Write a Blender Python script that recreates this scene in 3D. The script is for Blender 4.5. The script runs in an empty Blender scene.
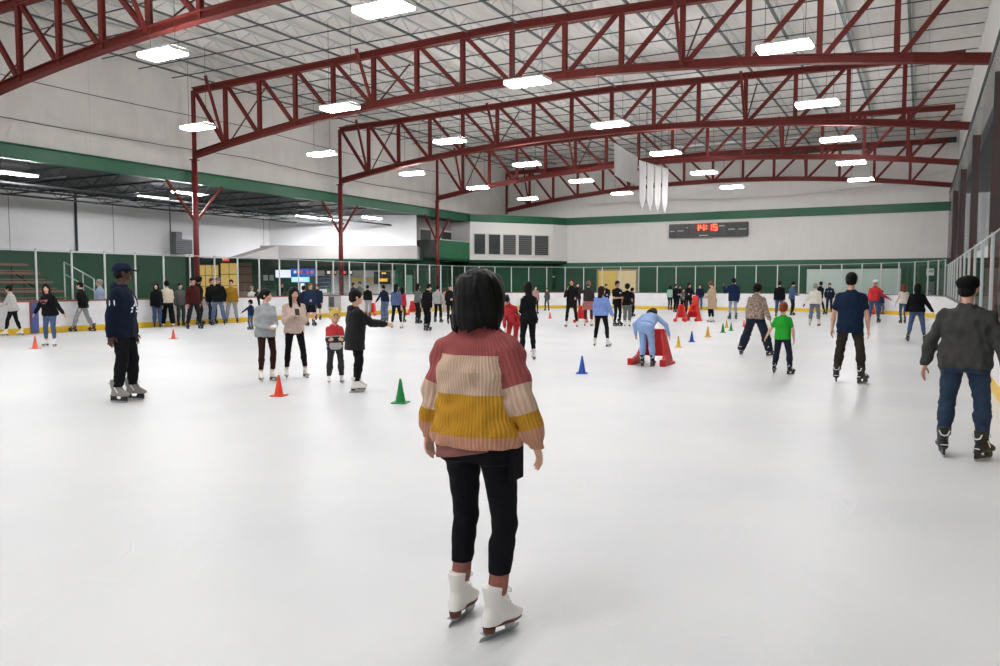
import bpy, math, random
import numpy as np
from mathutils import Vector, Matrix
from mathutils.bvhtree import BVHTree
random.seed(7); RNG = np.random.default_rng(7)
SC = bpy.context.scene; COL = SC.collection; PI = math.pi

# ------------------------------------------------------------------ camera
FPX, HC, YAW, PITCH = 780.0, 1.62, math.radians(28.3), math.radians(3.6)
cam_data = bpy.data.cameras.new('camera'); cam = bpy.data.objects.new('camera', cam_data); COL.objects.link(cam)
cam_data.sensor_width = 36.0; cam_data.lens = 36.0*FPX/1000.0; cam_data.clip_end = 300
cam.location = (0, 0, HC); cam.rotation_euler = (PI/2-PITCH, 0, YAW); SC.camera = cam
FW = np.array([-math.sin(YAW)*math.cos(PITCH), math.cos(YAW)*math.cos(PITCH), -math.sin(PITCH)])
RT = np.array([math.cos(YAW), math.sin(YAW), 0.0]); UP = np.cross(RT, FW); CP = np.array([0, 0, HC])
def ray(x, y): return FW + RT*(x-500)/FPX + UP*(333-y)/FPX
def atz(x, y, z): d = ray(x, y); return CP + d*(z-HC)/d[2]
def aty(x, y, Y): d = ray(x, y); return CP + d*Y/d[1]
def atx(x, y, X): d = ray(x, y); return CP + d*X/d[0]
def atplane(x, y, p0, n):
    d = ray(x, y); n = np.array(n, float); return CP + d*(((np.array(p0, float)-CP)@n)/(d@n))
def proj(P):
    v = np.array(P, float)-CP; z = v@FW; return (500+FPX*(v@RT)/z, 333-FPX*(v@UP)/z)

# ------------------------------------------------------------------ tagging
def tag(o, label=None, cat=None, group=None, kind=None):
    if label: o['label'] = label
    if cat: o['category'] = cat
    if group: o['group'] = group
    if kind: o['kind'] = kind
    return o
def empty(name, loc=(0, 0, 0), rz=0.0):
    o = bpy.data.objects.new(name, None); COL.objects.link(o); o.location = loc; o.rotation_euler = (0, 0, rz)
    o.empty_display_size = 0.1; return o
def thing(name, label, cat, loc=(0, 0, 0), rz=0.0, group=None): return tag(empty(name, loc, rz), label, cat, group)
def copy_tree(o, parent=None):
    c = o.copy(); COL.objects.link(c); c.parent = parent
    for ch in list(o.children): copy_tree(ch, c)
    return c
ORD = ['first','second','third','fourth','fifth','sixth','seventh','eighth','ninth','tenth','eleventh','twelfth','thirteenth','fourteenth','fifteenth','sixteenth','seventeenth','eighteenth','nineteenth','twentieth']
def ordn(i):
    if i < 20: return ORD[i]
    t = ['twenty','thirty','forty','fifty'][(i+1)//10-2]
    return (t[:-1]+'ieth') if (i+1) % 10 == 0 else t+'-'+ORD[(i+1) % 10-1]

# ------------------------------------------------------------------ materials
def lin(h):
    h = h.lstrip('#'); v = [int(h[i:i+2], 16)/255 for i in (0, 2, 4)]
    return tuple((c/12.92 if c <= .04045 else ((c+.055)/1.055)**2.4) for c in v)
_M = {}
def nodes(name):
    m = bpy.data.materials.new(name); m.use_nodes = True; nt = m.node_tree
    return m, nt, nt.nodes['Principled BSDF']
def mat(name, hexc, rough=.6, metal=0.0, var=.06, scale=6.0, bump=0.0, bscale=None, spec=.4, stretch=(1, 1, 1)):
    """plain coloured surface with a little noise in colour and relief"""
    key = (name, hexc, rough, metal, var, scale, bump, bscale, spec, stretch)
    if key in _M: return _M[key]
    m, nt, p = nodes(name); N, L = nt.nodes, nt.links
    c = lin(hexc); tc = N.new('ShaderNodeTexCoord'); mp = N.new('ShaderNodeMapping'); mp.inputs['Scale'].default_value = stretch
    L.new(tc.outputs['Object'], mp.inputs[0])
    nz = N.new('ShaderNodeTexNoise'); nz.inputs['Scale'].default_value = scale; nz.inputs['Detail'].default_value = 4
    L.new(mp.outputs[0], nz.inputs['Vector'])
    r = N.new('ShaderNodeValToRGB')
    r.color_ramp.elements[0].color = tuple(max(0, x*(1-var)) for x in c)+(1,); r.color_ramp.elements[0].position = .3
    r.color_ramp.elements[1].color = tuple(min(1, x*(1+var)) for x in c)+(1,); r.color_ramp.elements[1].position = .7
    L.new(nz.outputs['Fac'], r.inputs[0]); L.new(r.outputs[0], p.inputs['Base Color'])
    p.inputs['Roughness'].default_value = rough; p.inputs['Metallic'].default_value = metal
    p.inputs['Specular IOR Level'].default_value = spec
    if bump:
        n2 = N.new('ShaderNodeTexNoise'); n2.inputs['Scale'].default_value = bscale or scale*6; n2.inputs['Detail'].default_value = 3
        L.new(mp.outputs[0], n2.inputs['Vector'])
        b = N.new('ShaderNodeBump'); b.inputs['Strength'].default_value = bump; b.inputs['Distance'].default_value = .02
        L.new(n2.outputs['Fac'], b.inputs['Height']); L.new(b.outputs[0], p.inputs['Normal'])
    _M[key] = m; return m
def emis(name, hexc, strength, base='#dddddd'):
    key = ('E', name, hexc, strength)
    if key in _M: return _M[key]
    m, nt, p = nodes(name); p.inputs['Base Color'].default_value = lin(base)+(1,)
    p.inputs['Emission Color'].default_value = lin(hexc)+(1,); p.inputs['Emission Strength'].default_value = strength
    _M[key] = m; return m
def glassmat(name, tint=(.96, .98, .97), refl=.10, dirt=.04):
    if name in _M: return _M[name]
    m = bpy.data.materials.new(name); m.use_nodes = True; nt = m.node_tree; N, L = nt.nodes, nt.links; N.clear()
    out = N.new('ShaderNodeOutputMaterial'); tr = N.new('ShaderNodeBsdfTransparent'); tr.inputs[0].default_value = tint+(1,)
    gl = N.new('ShaderNodeBsdfGlossy'); gl.inputs['Roughness'].default_value = .04; gl.inputs[0].default_value = (1, 1, 1, 1)
    df = N.new('ShaderNodeBsdfDiffuse'); df.inputs[0].default_value = (.8, .82, .8, 1)
    fr = N.new('ShaderNodeFresnel'); fr.inputs[0].default_value = 1.45
    mu = N.new('ShaderNodeMath'); mu.operation = 'MULTIPLY'; mu.inputs[1].default_value = refl*10; L.new(fr.outputs[0], mu.inputs[0])
    cl = N.new('ShaderNodeClamp'); cl.inputs['Max'].default_value = .09; L.new(mu.outputs[0], cl.inputs[0])
    m1 = N.new('ShaderNodeMixShader'); L.new(cl.outputs[0], m1.inputs[0]); L.new(tr.outputs[0], m1.inputs[1]); L.new(gl.outputs[0], m1.inputs[2])
    m2 = N.new('ShaderNodeMixShader'); m2.inputs[0].default_value = dirt; L.new(m1.outputs[0], m2.inputs[1]); L.new(df.outputs[0], m2.inputs[2])
    L.new(m2.outputs[0], out.inputs[0]); _M[name] = m; return m

# ------------------------------------------------------------------ mesh building
def make_mesh(name, verts, faces, smooth=False):
    me = bpy.data.meshes.new(name); me.from_pydata([tuple(v) for v in verts], [], faces)
    if smooth:
        me.polygons.foreach_set('use_smooth', [True]*len(me.polygons))
    me.update(); return me
def make_quads(name, V, F):
    me = bpy.data.meshes.new(name); nv, nf = len(V), len(F)
    me.vertices.add(nv); me.vertices.foreach_set('co', V.astype(np.float32).ravel())
    me.loops.add(nf*4); me.loops.foreach_set('vertex_index', F.astype(np.int32).ravel())
    me.polygons.add(nf); me.polygons.foreach_set('loop_start', np.arange(nf, dtype=np.int32)*4)
    me.polygons.foreach_set('use_smooth', np.ones(nf, dtype=bool)); me.update(calc_edges=True); return me
def link(name, me, m=None, parent=None, loc=None, rot=None):
    o = bpy.data.objects.new(name, me); COL.objects.link(o)
    if m is not None and me is not None and len(me.materials) == 0:
        for q in (m if isinstance(m, (list, tuple)) else [m]): me.materials.append(q)
    if parent is not None: o.parent = parent
    if loc is not None: o.location = loc
    if rot is not None: o.rotation_euler = rot
    return o
class MB:
    def __init__(s): s.v = []; s.f = []; s.mi = []; s.cur = 0
    def add(s, v, f):
        b = len(s.v); s.v += [tuple(map(float, q)) for q in v]; s.f += [tuple(i+b for i in q) for q in f]; s.mi += [s.cur]*len(f); return s
    def box(s, c, d, R=None):
        x, y, z = d[0]/2, d[1]/2, d[2]/2
        v = [(-x,-y,-z),(x,-y,-z),(x,y,-z),(-x,y,-z),(-x,-y,z),(x,-y,z),(x,y,z),(-x,y,z)]
        if R is not None: v = [tuple(R@Vector(q)) for q in v]
        v = [(q[0]+c[0], q[1]+c[1], q[2]+c[2]) for q in v]
        return s.add(v, [(3,2,1,0),(4,5,6,7),(0,1,5,4),(1,2,6,5),(2,3,7,6),(3,0,4,7)])
    def lohi(s, lo, hi): return s.box([(a+b)/2 for a, b in zip(lo, hi)], [abs(b-a) for a, b in zip(lo, hi)])
    def frame(s, p0, p1, up=(0, 0, 1)):
        a = Vector(p0); b = Vector(p1); t = (b-a).normalized(); u = Vector(up)
        if abs(t.dot(u)) > .99: u = Vector((1, 0, 0))
        sd = t.cross(u).normalized(); return a, b, t, sd, sd.cross(t).normalized()
    def bar(s, p0, p1, w, h, up=(0, 0, 1)):
        a, b, t, sd, u = s.frame(p0, p1, up); v = []
        for q in (a, b):
            for i, j in ((-1,-1),(1,-1),(1,1),(-1,1)): v.append(q+sd*(i*w/2)+u*(j*h/2))
        return s.add(v, [(0,1,2,3),(7,6,5,4),(0,4,5,1),(1,5,6,2),(2,6,7,3),(3,7,4,0)])
    def ibeam(s, p0, p1, w, h, up=(0, 0, 1), t=.03):
        a, b, _, sd, u = s.frame(p0, p1, up)
        k = u*(h/2-t/2)
        s.bar(a+k, b+k, w, t, up); s.bar(a-k, b-k, w, t, up); return s.bar(a, b, t*1.2, h-2*t, up)
    def tube(s, p0, p1, r, n=8, r1=None, up=(0, 0, 1)):
        r1 = r if r1 is None else r1
        a, b, t, sd, u = s.frame(p0, p1, up); v = []
        for q, rr in ((a, r), (b, r1)):
            for i in range(n): an = 2*PI*i/n; v.append(q+sd*(math.cos(an)*rr)+u*(math.sin(an)*rr))
        f = [(i, (i+1) % n, n+(i+1) % n, n+i) for i in range(n)]+[tuple(range(n))[::-1], tuple(range(n, 2*n))]
        return s.add(v, f)
    def path(s, pts, r, n=6):
        for a, b in zip(pts[:-1], pts[1:]): s.tube(a, b, r, n)
        return s
    def prism(s, poly, d0, d1):
        """poly: list of 3D points in a plane, offset by vectors d0 and d1"""
        n = len(poly); a = [Vector(q)+Vector(d0) for q in poly]; b = [Vector(q)+Vector(d1) for q in poly]
        return s.add(a+b, [tuple(range(n))[::-1], tuple(range(n, 2*n))]+[(i, (i+1) % n, n+(i+1) % n, n+i) for i in range(n)])
    def lathe(s, prof, n=20, c=(0, 0, 0)):
        v = []; f = []
        for r, z in prof:
            for i in range(n): v.append((c[0]+r*math.cos(2*PI*i/n), c[1]+r*math.sin(2*PI*i/n), c[2]+z))
        for k in range(len(prof)-1):
            for i in range(n): f.append((k*n+i, k*n+(i+1) % n, (k+1)*n+(i+1) % n, (k+1)*n+i))
        f.append(tuple(range(n))[::-1]); f.append(tuple((len(prof)-1)*n+i for i in range(n)))
        return s.add(v, f)
    def sweep(s, path, prof, closed=False):
        """path: 2D points; prof: list of (offset to the left of travel, z)"""
        n = len(path); m = len(prof); v = []
        for i in range(n):
            a = Vector(path[max(i-1, 0)]); b = Vector(path[min(i+1, n-1)]); t = (b-a).normalized(); nn = Vector((-t.y, t.x)); p = Vector(path[i])
            for o, z in prof: q = p+nn*o; v.append((q.x, q.y, z))
        f = [(i*m+j, i*m+(j+1) % m, (i+1)*m+(j+1) % m, (i+1)*m+j) for i in range(n-1) for j in range(m)]
        f += [tuple(range(m)), tuple((n-1)*m+j for j in range(m))[::-1]]
        return s.add(v, f)
    def build(s, name, m, parent=None, smooth=False, bevel=0.0, loc=None, rot=None):
        me = make_mesh(name, s.v, s.f, smooth)
        ms = m if isinstance(m, (list, tuple)) else [m]
        for q in ms: me.materials.append(q)
        if len(ms) > 1: me.polygons.foreach_set('material_index', s.mi)
        o = link(name, me, None, parent, loc, rot)
        if bevel:
            b = o.modifiers.new('bevel', 'BEVEL'); b.width = bevel; b.segments = 2; b.limit_method = 'ANGLE'
        return o
def struct(o): o['kind'] = 'structure'; return o
# ------------------------------------------------------------------ hall
XL, XR, YF, RC = -25.35, 1.0, 48.7, 8.5
BACKX, GREENZ = -36.5, 3.15
CEILZ = 10.85
white = mat('white_painted_panel', '#d6d2cd', .7, var=.03, scale=1.2)
def sheet_mat(name, hexc, axis, period, wrinkle=.5, line='#8b8884', v=.06, st0=4.0):
    """insulation sheeting: soft wrinkles and faint seams along one axis"""
    m, nt, p = nodes(name); N, L = nt.nodes, nt.links
    tc = N.new('ShaderNodeTexCoord'); sx = N.new('ShaderNodeSeparateXYZ'); L.new(tc.outputs['Object'], sx.inputs[0])
    mp = N.new('ShaderNodeMapping'); st = [1.0, 1.0, 1.0]; st['XYZ'.index(axis)] = st0; mp.inputs['Scale'].default_value = st
    L.new(tc.outputs['Object'], mp.inputs[0])
    nz = N.new('ShaderNodeTexNoise'); nz.inputs['Scale'].default_value = .9; nz.inputs['Detail'].default_value = 5; L.new(mp.outputs[0], nz.inputs['Vector'])
    dv = N.new('ShaderNodeMath'); dv.operation = 'DIVIDE'; dv.inputs[1].default_value = period; L.new(sx.outputs[axis], dv.inputs[0])
    fr = N.new('ShaderNodeMath'); fr.operation = 'FRACT'; L.new(dv.outputs[0], fr.inputs[0])
    lt = N.new('ShaderNodeMath'); lt.operation = 'LESS_THAN'; lt.inputs[1].default_value = .03/period; L.new(fr.outputs[0], lt.inputs[0])
    r = N.new('ShaderNodeValToRGB'); c = lin(hexc)
    r.color_ramp.elements[0].color = tuple(x*(1-v) for x in c)+(1,); r.color_ramp.elements[0].position = .35
    r.color_ramp.elements[1].color = tuple(min(1, x*(1+v*.5)) for x in c)+(1,); r.color_ramp.elements[1].position = .65
    L.new(nz.outputs['Fac'], r.inputs[0])
    mx = N.new('ShaderNodeMix'); mx.data_type = 'RGBA'; mx.inputs[7].default_value = lin(line)+(1,)
    L.new(lt.outputs[0], mx.inputs[0]); L.new(r.outputs[0], mx.inputs[6]); L.new(mx.outputs[2], p.inputs['Base Color'])
    b = N.new('ShaderNodeBump'); b.inputs['Strength'].default_value = wrinkle; b.inputs['Distance'].default_value = .15
    L.new(nz.outputs['Fac'], b.inputs['Height']); L.new(b.outputs[0], p.inputs['Normal']); p.inputs['Roughness'].default_value = .65
    return m
ins_wall = sheet_mat('white_insulation_sheeting', '#d3cfc9', 'Y', 4.8, .45, '#c4c1bd', .05, 1.6)
ins_roof = sheet_mat('roof_insulation_sheeting', '#d3cfc9', 'X', 1.92, .7, '#b5b3af')
far_white = sheet_mat('white_metal_siding', '#dfdbd6', 'X', 3.8, .03, '#d6d4d0', .02)
side_white = sheet_mat('white_corrugated_siding', '#e0deda', 'Y', .6, .2, '#9c9995')
back_white = sheet_mat('white_smooth_panels', '#ebebea', 'Y', 5.2, .02, '#77787a', .015)
green = mat('green_painted_steel', '#1c5a3c', .45, var=.06, scale=1.0)
dgreen = mat('dark_green_wall_paint', '#0a462a', .55, var=.10, scale=.7)
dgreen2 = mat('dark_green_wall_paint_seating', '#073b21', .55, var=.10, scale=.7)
red = mat('red_oxide_steel', '#641e17', .7, var=.10, scale=1.5)
red2 = mat('red_gloss_column_paint', '#6c1a20', .4, var=.08, scale=1.5)
joistw = mat('pale_joist_web', '#b9bcba', .6, var=.05, scale=2)
joistm = mat('grey_green_joist_paint', '#575d5b', .6, var=.10, scale=2)
darkm = mat('dark_steel', '#33393a', .55, var=.10, scale=2)
greym = mat('grey_steel', '#8d9092', .45, .3, var=.06, scale=3)
alum = mat('brushed_aluminium', '#c9cccb', .35, .6, var=.05, scale=4)
concrete = mat('dark_rubber_matting', '#3b3d3e', .85, var=.15, scale=3, bump=.2)
boardm = mat('white_scuffed_plastic', '#dededf', .35, var=.07, scale=2.2, stretch=(1, 1, 3))
yellowm = mat('yellow_kickplate_plastic', '#d8b21e', .4, var=.10, scale=2)
capm = mat('red_brown_cap_rail', '#8c4a3c', .5, var=.08)
capg = mat('grey_cap_rail', '#6f6a68', .5, var=.08)

def ice_material():
    m, nt, p = nodes('skated_white_ice'); N, L = nt.nodes, nt.links
    tc = N.new('ShaderNodeTexCoord'); sx = N.new('ShaderNodeSeparateXYZ'); L.new(tc.outputs['Object'], sx.inputs[0])
    n1 = N.new('ShaderNodeTexNoise'); n1.inputs['Scale'].default_value = .35; n1.inputs['Detail'].default_value = 6; L.new(tc.outputs['Object'], n1.inputs['Vector'])
    r = N.new('ShaderNodeValToRGB'); e = r.color_ramp.elements
    e[0].position = .3; e[0].color = lin('#c3c4c5')+(1,); e[1].position = .6; e[1].color = lin('#d1d2d1')+(1,)
    L.new(n1.outputs['Fac'], r.inputs[0]); cur = r.outputs[0]
    # thin skate scratches: stretched voronoi edges in three directions
    acc = None
    for k, (ang, sc, st) in enumerate(((.5, 2.2, 7), (-.45, 1.8, 8), (1.25, 2.6, 6), (0.05, 3.2, 9))):
        nw = N.new('ShaderNodeTexNoise'); nw.inputs['Scale'].default_value = .5; L.new(tc.outputs['Object'], nw.inputs['Vector'])
        ad = N.new('ShaderNodeVectorMath'); ad.operation = 'ADD'; L.new(tc.outputs['Object'], ad.inputs[0])
        vs = N.new('ShaderNodeVectorMath'); vs.operation = 'SCALE'; vs.inputs['Scale'].default_value = 1.5+k*.4; L.new(nw.outputs['Color'], vs.inputs[0]); L.new(vs.outputs[0], ad.inputs[1])
        mp = N.new('ShaderNodeMapping'); mp.inputs['Rotation'].default_value = (0, 0, ang); mp.inputs['Scale'].default_value = (sc, sc/st, 1); L.new(ad.outputs[0], mp.inputs[0])
        vo = N.new('ShaderNodeTexVoronoi'); vo.feature = 'DISTANCE_TO_EDGE'; vo.inputs['Scale'].default_value = 1.3; L.new(mp.outputs[0], vo.inputs['Vector'])
        lt = N.new('ShaderNodeMapRange'); lt.inputs['From Min'].default_value = 0; lt.inputs['From Max'].default_value = .014; lt.inputs['To Min'].default_value = 1; lt.inputs['To Max'].default_value = 0; L.new(vo.outputs['Distance'], lt.inputs[0])
        if acc is None: acc = lt.outputs[0]
        else:
            mxm = N.new('ShaderNodeMath'); mxm.operation = 'MAXIMUM'; L.new(acc, mxm.inputs[0]); L.new(lt.outputs[0], mxm.inputs[1]); acc = mxm.outputs[0]
    brk = N.new('ShaderNodeTexNoise'); brk.inputs['Scale'].default_value = 1.1; brk.inputs['Detail'].default_value = 3; L.new(tc.outputs['Object'], brk.inputs['Vector'])
    br = N.new('ShaderNodeMapRange'); br.inputs['From Min'].default_value = .45; br.inputs['From Max'].default_value = .65; L.new(brk.outputs['Fac'], br.inputs[0])
    ml = N.new('ShaderNodeMath'); ml.operation = 'MULTIPLY'; L.new(acc, ml.inputs[0]); L.new(br.outputs[0], ml.inputs[1])
    m2 = N.new('ShaderNodeMath'); m2.operation = 'MULTIPLY'; m2.inputs[1].default_value = .13; L.new(ml.outputs[0], m2.inputs[0])
    mx = N.new('ShaderNodeMix'); mx.data_type = 'RGBA'; mx.inputs[7].default_value = lin('#e0e0df')+(1,); L.new(m2.outputs[0], mx.inputs[0]); L.new(cur, mx.inputs[6]); cur = mx.outputs[2]
    # faint old rink lines under the surface, running across the rink
    for y0, w, col, a in ((11.6, .16, '#b9bcc2', .30), (17.3, .22, '#b4bac6', .28), (25.6, .25, '#bcc3cf', .25)):
        s1 = N.new('ShaderNodeMath'); s1.operation = 'SUBTRACT'; s1.inputs[1].default_value = y0; L.new(sx.outputs['Y'], s1.inputs[0])
        ab = N.new('ShaderNodeMath'); ab.operation = 'ABSOLUTE'; L.new(s1.outputs[0], ab.inputs[0])
        mr = N.new('ShaderNodeMapRange'); mr.inputs['From Min'].default_value = w*.35; mr.inputs['From Max'].default_value = w; mr.inputs['To Min'].default_value = a; mr.inputs['To Max'].default_value = 0; L.new(ab.outputs[0], mr.inputs[0])
        mul = N.new('ShaderNodeMath'); mul.operation = 'MULTIPLY'; L.new(mr.outputs[0], mul.inputs[0]); L.new(n1.outputs['Fac'], mul.inputs[1])
        mm = N.new('ShaderNodeMix'); mm.data_type = 'RGBA'; mm.inputs[7].default_value = lin(col)+(1,); L.new(mul.outputs[0], mm.inputs[0]); L.new(cur, mm.inputs[6]); cur = mm.outputs[2]
    L.new(cur, p.inputs['Base Color'])
    rr = N.new('ShaderNodeMapRange'); rr.inputs['To Min'].default_value = .28; rr.inputs['To Max'].default_value = .5; L.new(n1.outputs['Fac'], rr.inputs[0]); L.new(rr.outputs[0], p.inputs['Roughness'])
    p.inputs['Specular IOR Level'].default_value = .13
    n3 = N.new('ShaderNodeTexNoise'); n3.inputs['Scale'].default_value = 5; n3.inputs['Detail'].default_value = 6; L.new(tc.outputs['Object'], n3.inputs['Vector'])
    adh = N.new('ShaderNodeMath'); adh.operation = 'ADD'; L.new(n3.outputs['Fac'], adh.inputs[0]); L.new(ml.outputs[0], adh.inputs[1])
    b = N.new('ShaderNodeBump'); b.inputs['Strength'].default_value = .10; b.inputs['Distance'].default_value = .02; L.new(adh.outputs[0], b.inputs['Height']); L.new(b.outputs[0], p.inputs['Normal'])
    return m

# ---- rink outline (left side up, far end, right side down)
def arc(cx, cy, r, a0, a1, n): return [(cx+r*math.cos(a0+(a1-a0)*i/n), cy+r*math.sin(a0+(a1-a0)*i/n)) for i in range(n+1)]
SEC = {'left': [(XL, 4.0), (XL, YF-RC)],
       'far_left': arc(XL+RC, YF-RC, RC, PI, PI/2, 14),
       'far': [(XL+RC, YF), (XR-RC, YF)],
       'far_right': arc(XR-RC, YF-RC, RC, PI/2, 0, 14),
       'right': [(XR, YF-RC), (XR, 1.5)]}
ice = MB(); outl = [(XL, -6)]+SEC['left'][1:]+SEC['far_left'][1:]+SEC['far'][1:]+SEC['far_right'][1:]+[(XR, -6)]
ice.prism([(x, y, 0) for x, y in outl][::-1], (0, 0, -.05), (0, 0, 0))
struct(ice.build('floor', ice_material()))
fl = MB(); fl.lohi((-37.2, -8, -.12), (4.6, 55, -.055)); struct(fl.build('floor_surround', concrete))
# raised walkways round the ice, level with it
wk = MB(); wk.lohi((-36.5, 3, -.05), (XL-.14, 53.8, 0)); wk.lohi((XR+.14, 1, -.05), (4.4, 53.8, 0)); wk.lohi((XL-.14, YF+.14, -.05), (XR+.14, 53.8, 0))
struct(wk.build('floor_walkway', concrete))

BLAB = {'left': 'long white dasher boards with red-brown cap running along the left side of the ice', 'far_left': 'curved white dasher boards in the corner beneath the white viewing booth',
        'far': 'white dasher boards with yellow kickplate across the far end of the ice', 'far_right': 'curved white dasher boards in the corner right of the pale whiteboard', 'right': 'white dasher boards close along the right edge beside the man in grey sweater'}
for k, pth in SEC.items():
    root = thing('dasher_boards', BLAB[k], 'boards', (pth[0][0], pth[0][1], 0))
    loc = [(x-pth[0][0], y-pth[0][1]) for x, y in pth]
    MB().sweep(loc, [(0.0, .2), (.11, .2), (.11, 1.03), (0.0, 1.03)]).build('panel', boardm, root)
    MB().sweep(loc, [(-.012, .004), (.11, .004), (.11, .2), (-.012, .2)]).build('kickplate', yellowm, root)
    MB().sweep(loc, [(-.012, 1.03), (.13, 1.03), (.13, 1.075), (-.012, 1.075)]).build('cap_rail', capm if 'left' in k else capg, root)
# ---- glass and posts, walked along the whole outline every 1.22 m
postm = mat('white_aluminium_post', '#cdd0cf', .4, .3, var=.04)
glass = glassmat('rink_glass', (.97, .988, .98), .03, .004)
def walk(start):
    pts = [p for k in ('left', 'far_left', 'far', 'far_right', 'right') for p in SEC[k]]
    out = []; d = -start; acc = 0.0; nxt = 0.0
    for a, b in zip(pts[:-1], pts[1:]):
        L = math.dist(a, b)
        while acc+L >= start+nxt and L > 1e-9:
            t = (start+nxt-acc)/L
            if t < 0: nxt += 1.22; continue
            out.append(((a[0]+(b[0]-a[0])*t, a[1]+(b[1]-a[1])*t))); nxt += 1.22
        acc += L
    return out
PST = walk(16.51-4.0-1.22*2-1.22*3)
def side_of(p):
    if p[0] < XL+.01 and p[1] < YF-RC: return 'left'
    if p[0] > XR-.01 and p[1] < YF-RC: return 'right'
    if p[1] > YF-.01: return 'far'
    return 'far_left' if p[0] < -12 else 'far_right'
TOPZ = {'left': 2.74, 'far': 2.74, 'far_left': 2.74, 'far_right': 2.74, 'right': 2.48}
SIDE_TXT = {'left': 'on the left boards', 'far_left': 'on the corner boards under the booth', 'far': 'on the far end boards', 'far_right': 'on the far right corner boards', 'right': 'on the right side boards'}
cnt = {}; pcnt = {}
proto_post = None
def vis(p, z=1.8):
    v = np.array([p[0], p[1], z])-CP
    if v@FW < .5: return False
    x, y = proj((p[0], p[1], z)); return -25 < x < 1025
PST = [p for i, p in enumerate(PST) if not (side_of(p) == 'right' and i % 2)]
for i, p in enumerate(PST):
    q = PST[i+1] if i+1 < len(PST) else None
    if not vis(p) and not (q and vis(q)): continue
    s = side_of(p); z1 = TOPZ[s]
    pv = PST[max(i-1, 0)]; nx = q or p
    tdir = Vector((nx[0]-pv[0], nx[1]-pv[1])).normalized(); nrm = Vector((-tdir.y, tdir.x))
    an = math.atan2(tdir.y, tdir.x); c = Vector(p)+nrm*.06
    if vis(p):
        k = cnt.get(s, 0); cnt[s] = k+1
        root = thing('glass_post', f'slim pale glass post {SIDE_TXT[s]}, {ordn(k)} from the left', 'post', (c.x, c.y, 1.075), an, f'glass posts {SIDE_TXT[s]}')
        if s == 'right': root['label'] = f'slim pale glass post {SIDE_TXT[s]}, {ordn(k)} from the far corner'
        b = MB(); b.box((0, 0, (z1-1.075)/2), (.05, .055, z1-1.075)); b.build('upright', postm, root, bevel=.006)
        MB().box((0, 0, .015), (.06, .11, .03)).build('base_plate', greym, root)
        MB().box((0, 0, z1-1.075+.012), (.06, .065, .024)).build('cap', greym, root)
    if q and side_of(q) is not None:
        k = pcnt.get(s, 0); pcnt[s] = k+1
        a = Vector(p)+nrm*.06; d = Vector(q)-Vector(p); ln = d.length; mid = Vector(p)+d/2+nrm*.06
        dn = Vector((-d.y, d.x)).normalized(); an2 = math.atan2(d.y, d.x)
        cc = Vector(p)+d/2+dn*.06
        zt = min(z1, TOPZ[side_of(q)])
        root = thing('glass_shield', f'clear glass shield {SIDE_TXT[s]}, {ordn(k)} from the left', 'glass shield', (cc.x, cc.y, 1.08), an2, f'glass shields {SIDE_TXT[s]}')
        if s == 'right': root['label'] = f'clear glass shield {SIDE_TXT[s]}, {ordn(k)} from the far corner'
        MB().box((0, 0, (zt-1.1)/2), (ln-.10, .012, zt-1.1)).build('pane', glass, root)
        MB().box((0, 0, zt-1.09), (ln-.10, .022, .025)).build('top_edge', alum, root)

# ---- main walls, roof
w = MB(); w.lohi((-29.3, 53.8, GREENZ), (2.0, 54.1, 11.0)); struct(w.build('wall_far', far_white))
w = MB(); w.lohi((-31, 53.78, 0), (4.4, 54.1, GREENZ)); struct(w.build('wall_far_lower', dgreen))
tr = MB(); tr.lohi((-23.6, 53.68, 5.97), (1.6, 53.8, 6.5)); struct(tr.build('trim_far', green))
tr = MB(); tr.lohi((-23.6, 53.66, GREENZ-.42), (1.6, 53.8, GREENZ+.02)); struct(tr.build('trim_far_low', mat('mid_green_band', '#2a5c43', .5, var=.06)))
tr = MB(); tr.lohi((-28, 53.55, 9.95), (1.6, 53.8, 10.25)); struct(tr.build('trim_far_high', darkm))
w = MB(); w.lohi((-28.35, 2, 6.5), (-28.15, 53.8, 11.0)); struct(w.build('wall_left', ins_wall))
w = MB(); w.lohi((1.75, 2, 6.95), (1.95, 53.8, 11.0)); struct(w.build('wall_right', side_white))
w = MB(); w.lohi((3.9, 2, 0), (4.1, 53.8, 7.0)); struct(w.build('wall_right_aisle', mat('grey_block_wall', '#77787a', .8, var=.08, scale=2)))
w = MB(); w.lohi((3.82, 2, 5.6), (3.9, 53.8, 6.2)); struct(w.build('trim_right', darkm))
w = MB(); w.lohi((1.9, 2, 6.95), (4.1, 53.8, 7.1)); struct(w.build('ceiling_aisle', darkm))
w = MB(); w.lohi((1.45, 53.4, GREENZ), (1.75, 53.8, 7.0)); struct(w.build('wall_right_return', far_white))
# sagging roof sheeting
nx, ny = 150, 200; xs = np.linspace(-28.3, 1.9, nx); ys = np.linspace(-6, 54.0, ny)
V = []; 
for j, y in enumerate(ys):
    for i, x in enumerate(xs):
        gab = .3*(1-abs(x+12.9)/15)
        V.append((x, y, CEILZ+gab+.05-.10*abs(math.sin(PI*(y-14.1)/1.6))+.02*math.sin(3.1*x+1.7*math.sin(y*2.3))+.015*math.sin(7.3*x+3*y)))
F = [(j*nx+i, (j+1)*nx+i, (j+1)*nx+i+1, j*nx+i+1) for j in range(ny-1) for i in range(nx-1)]
V2 = [(x, y, z+.25) for x, y, z in V]; n0 = len(V)
rim = [j*nx for j in range(ny)]+[(ny-1)*nx+i for i in range(1, nx)]+[j*nx+nx-1 for j in range(ny-2, -1, -1)]+[i for i in range(nx-2, 0, -1)]
F2 = [tuple(q+n0 for q in f[::-1]) for f in F]+[(a, b, b+n0, a+n0) for a, b in zip(rim, rim[1:]+rim[:1])]
struct(link('ceiling', make_mesh('ceiling', V+V2, F+F2, True), ins_roof))
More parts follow.
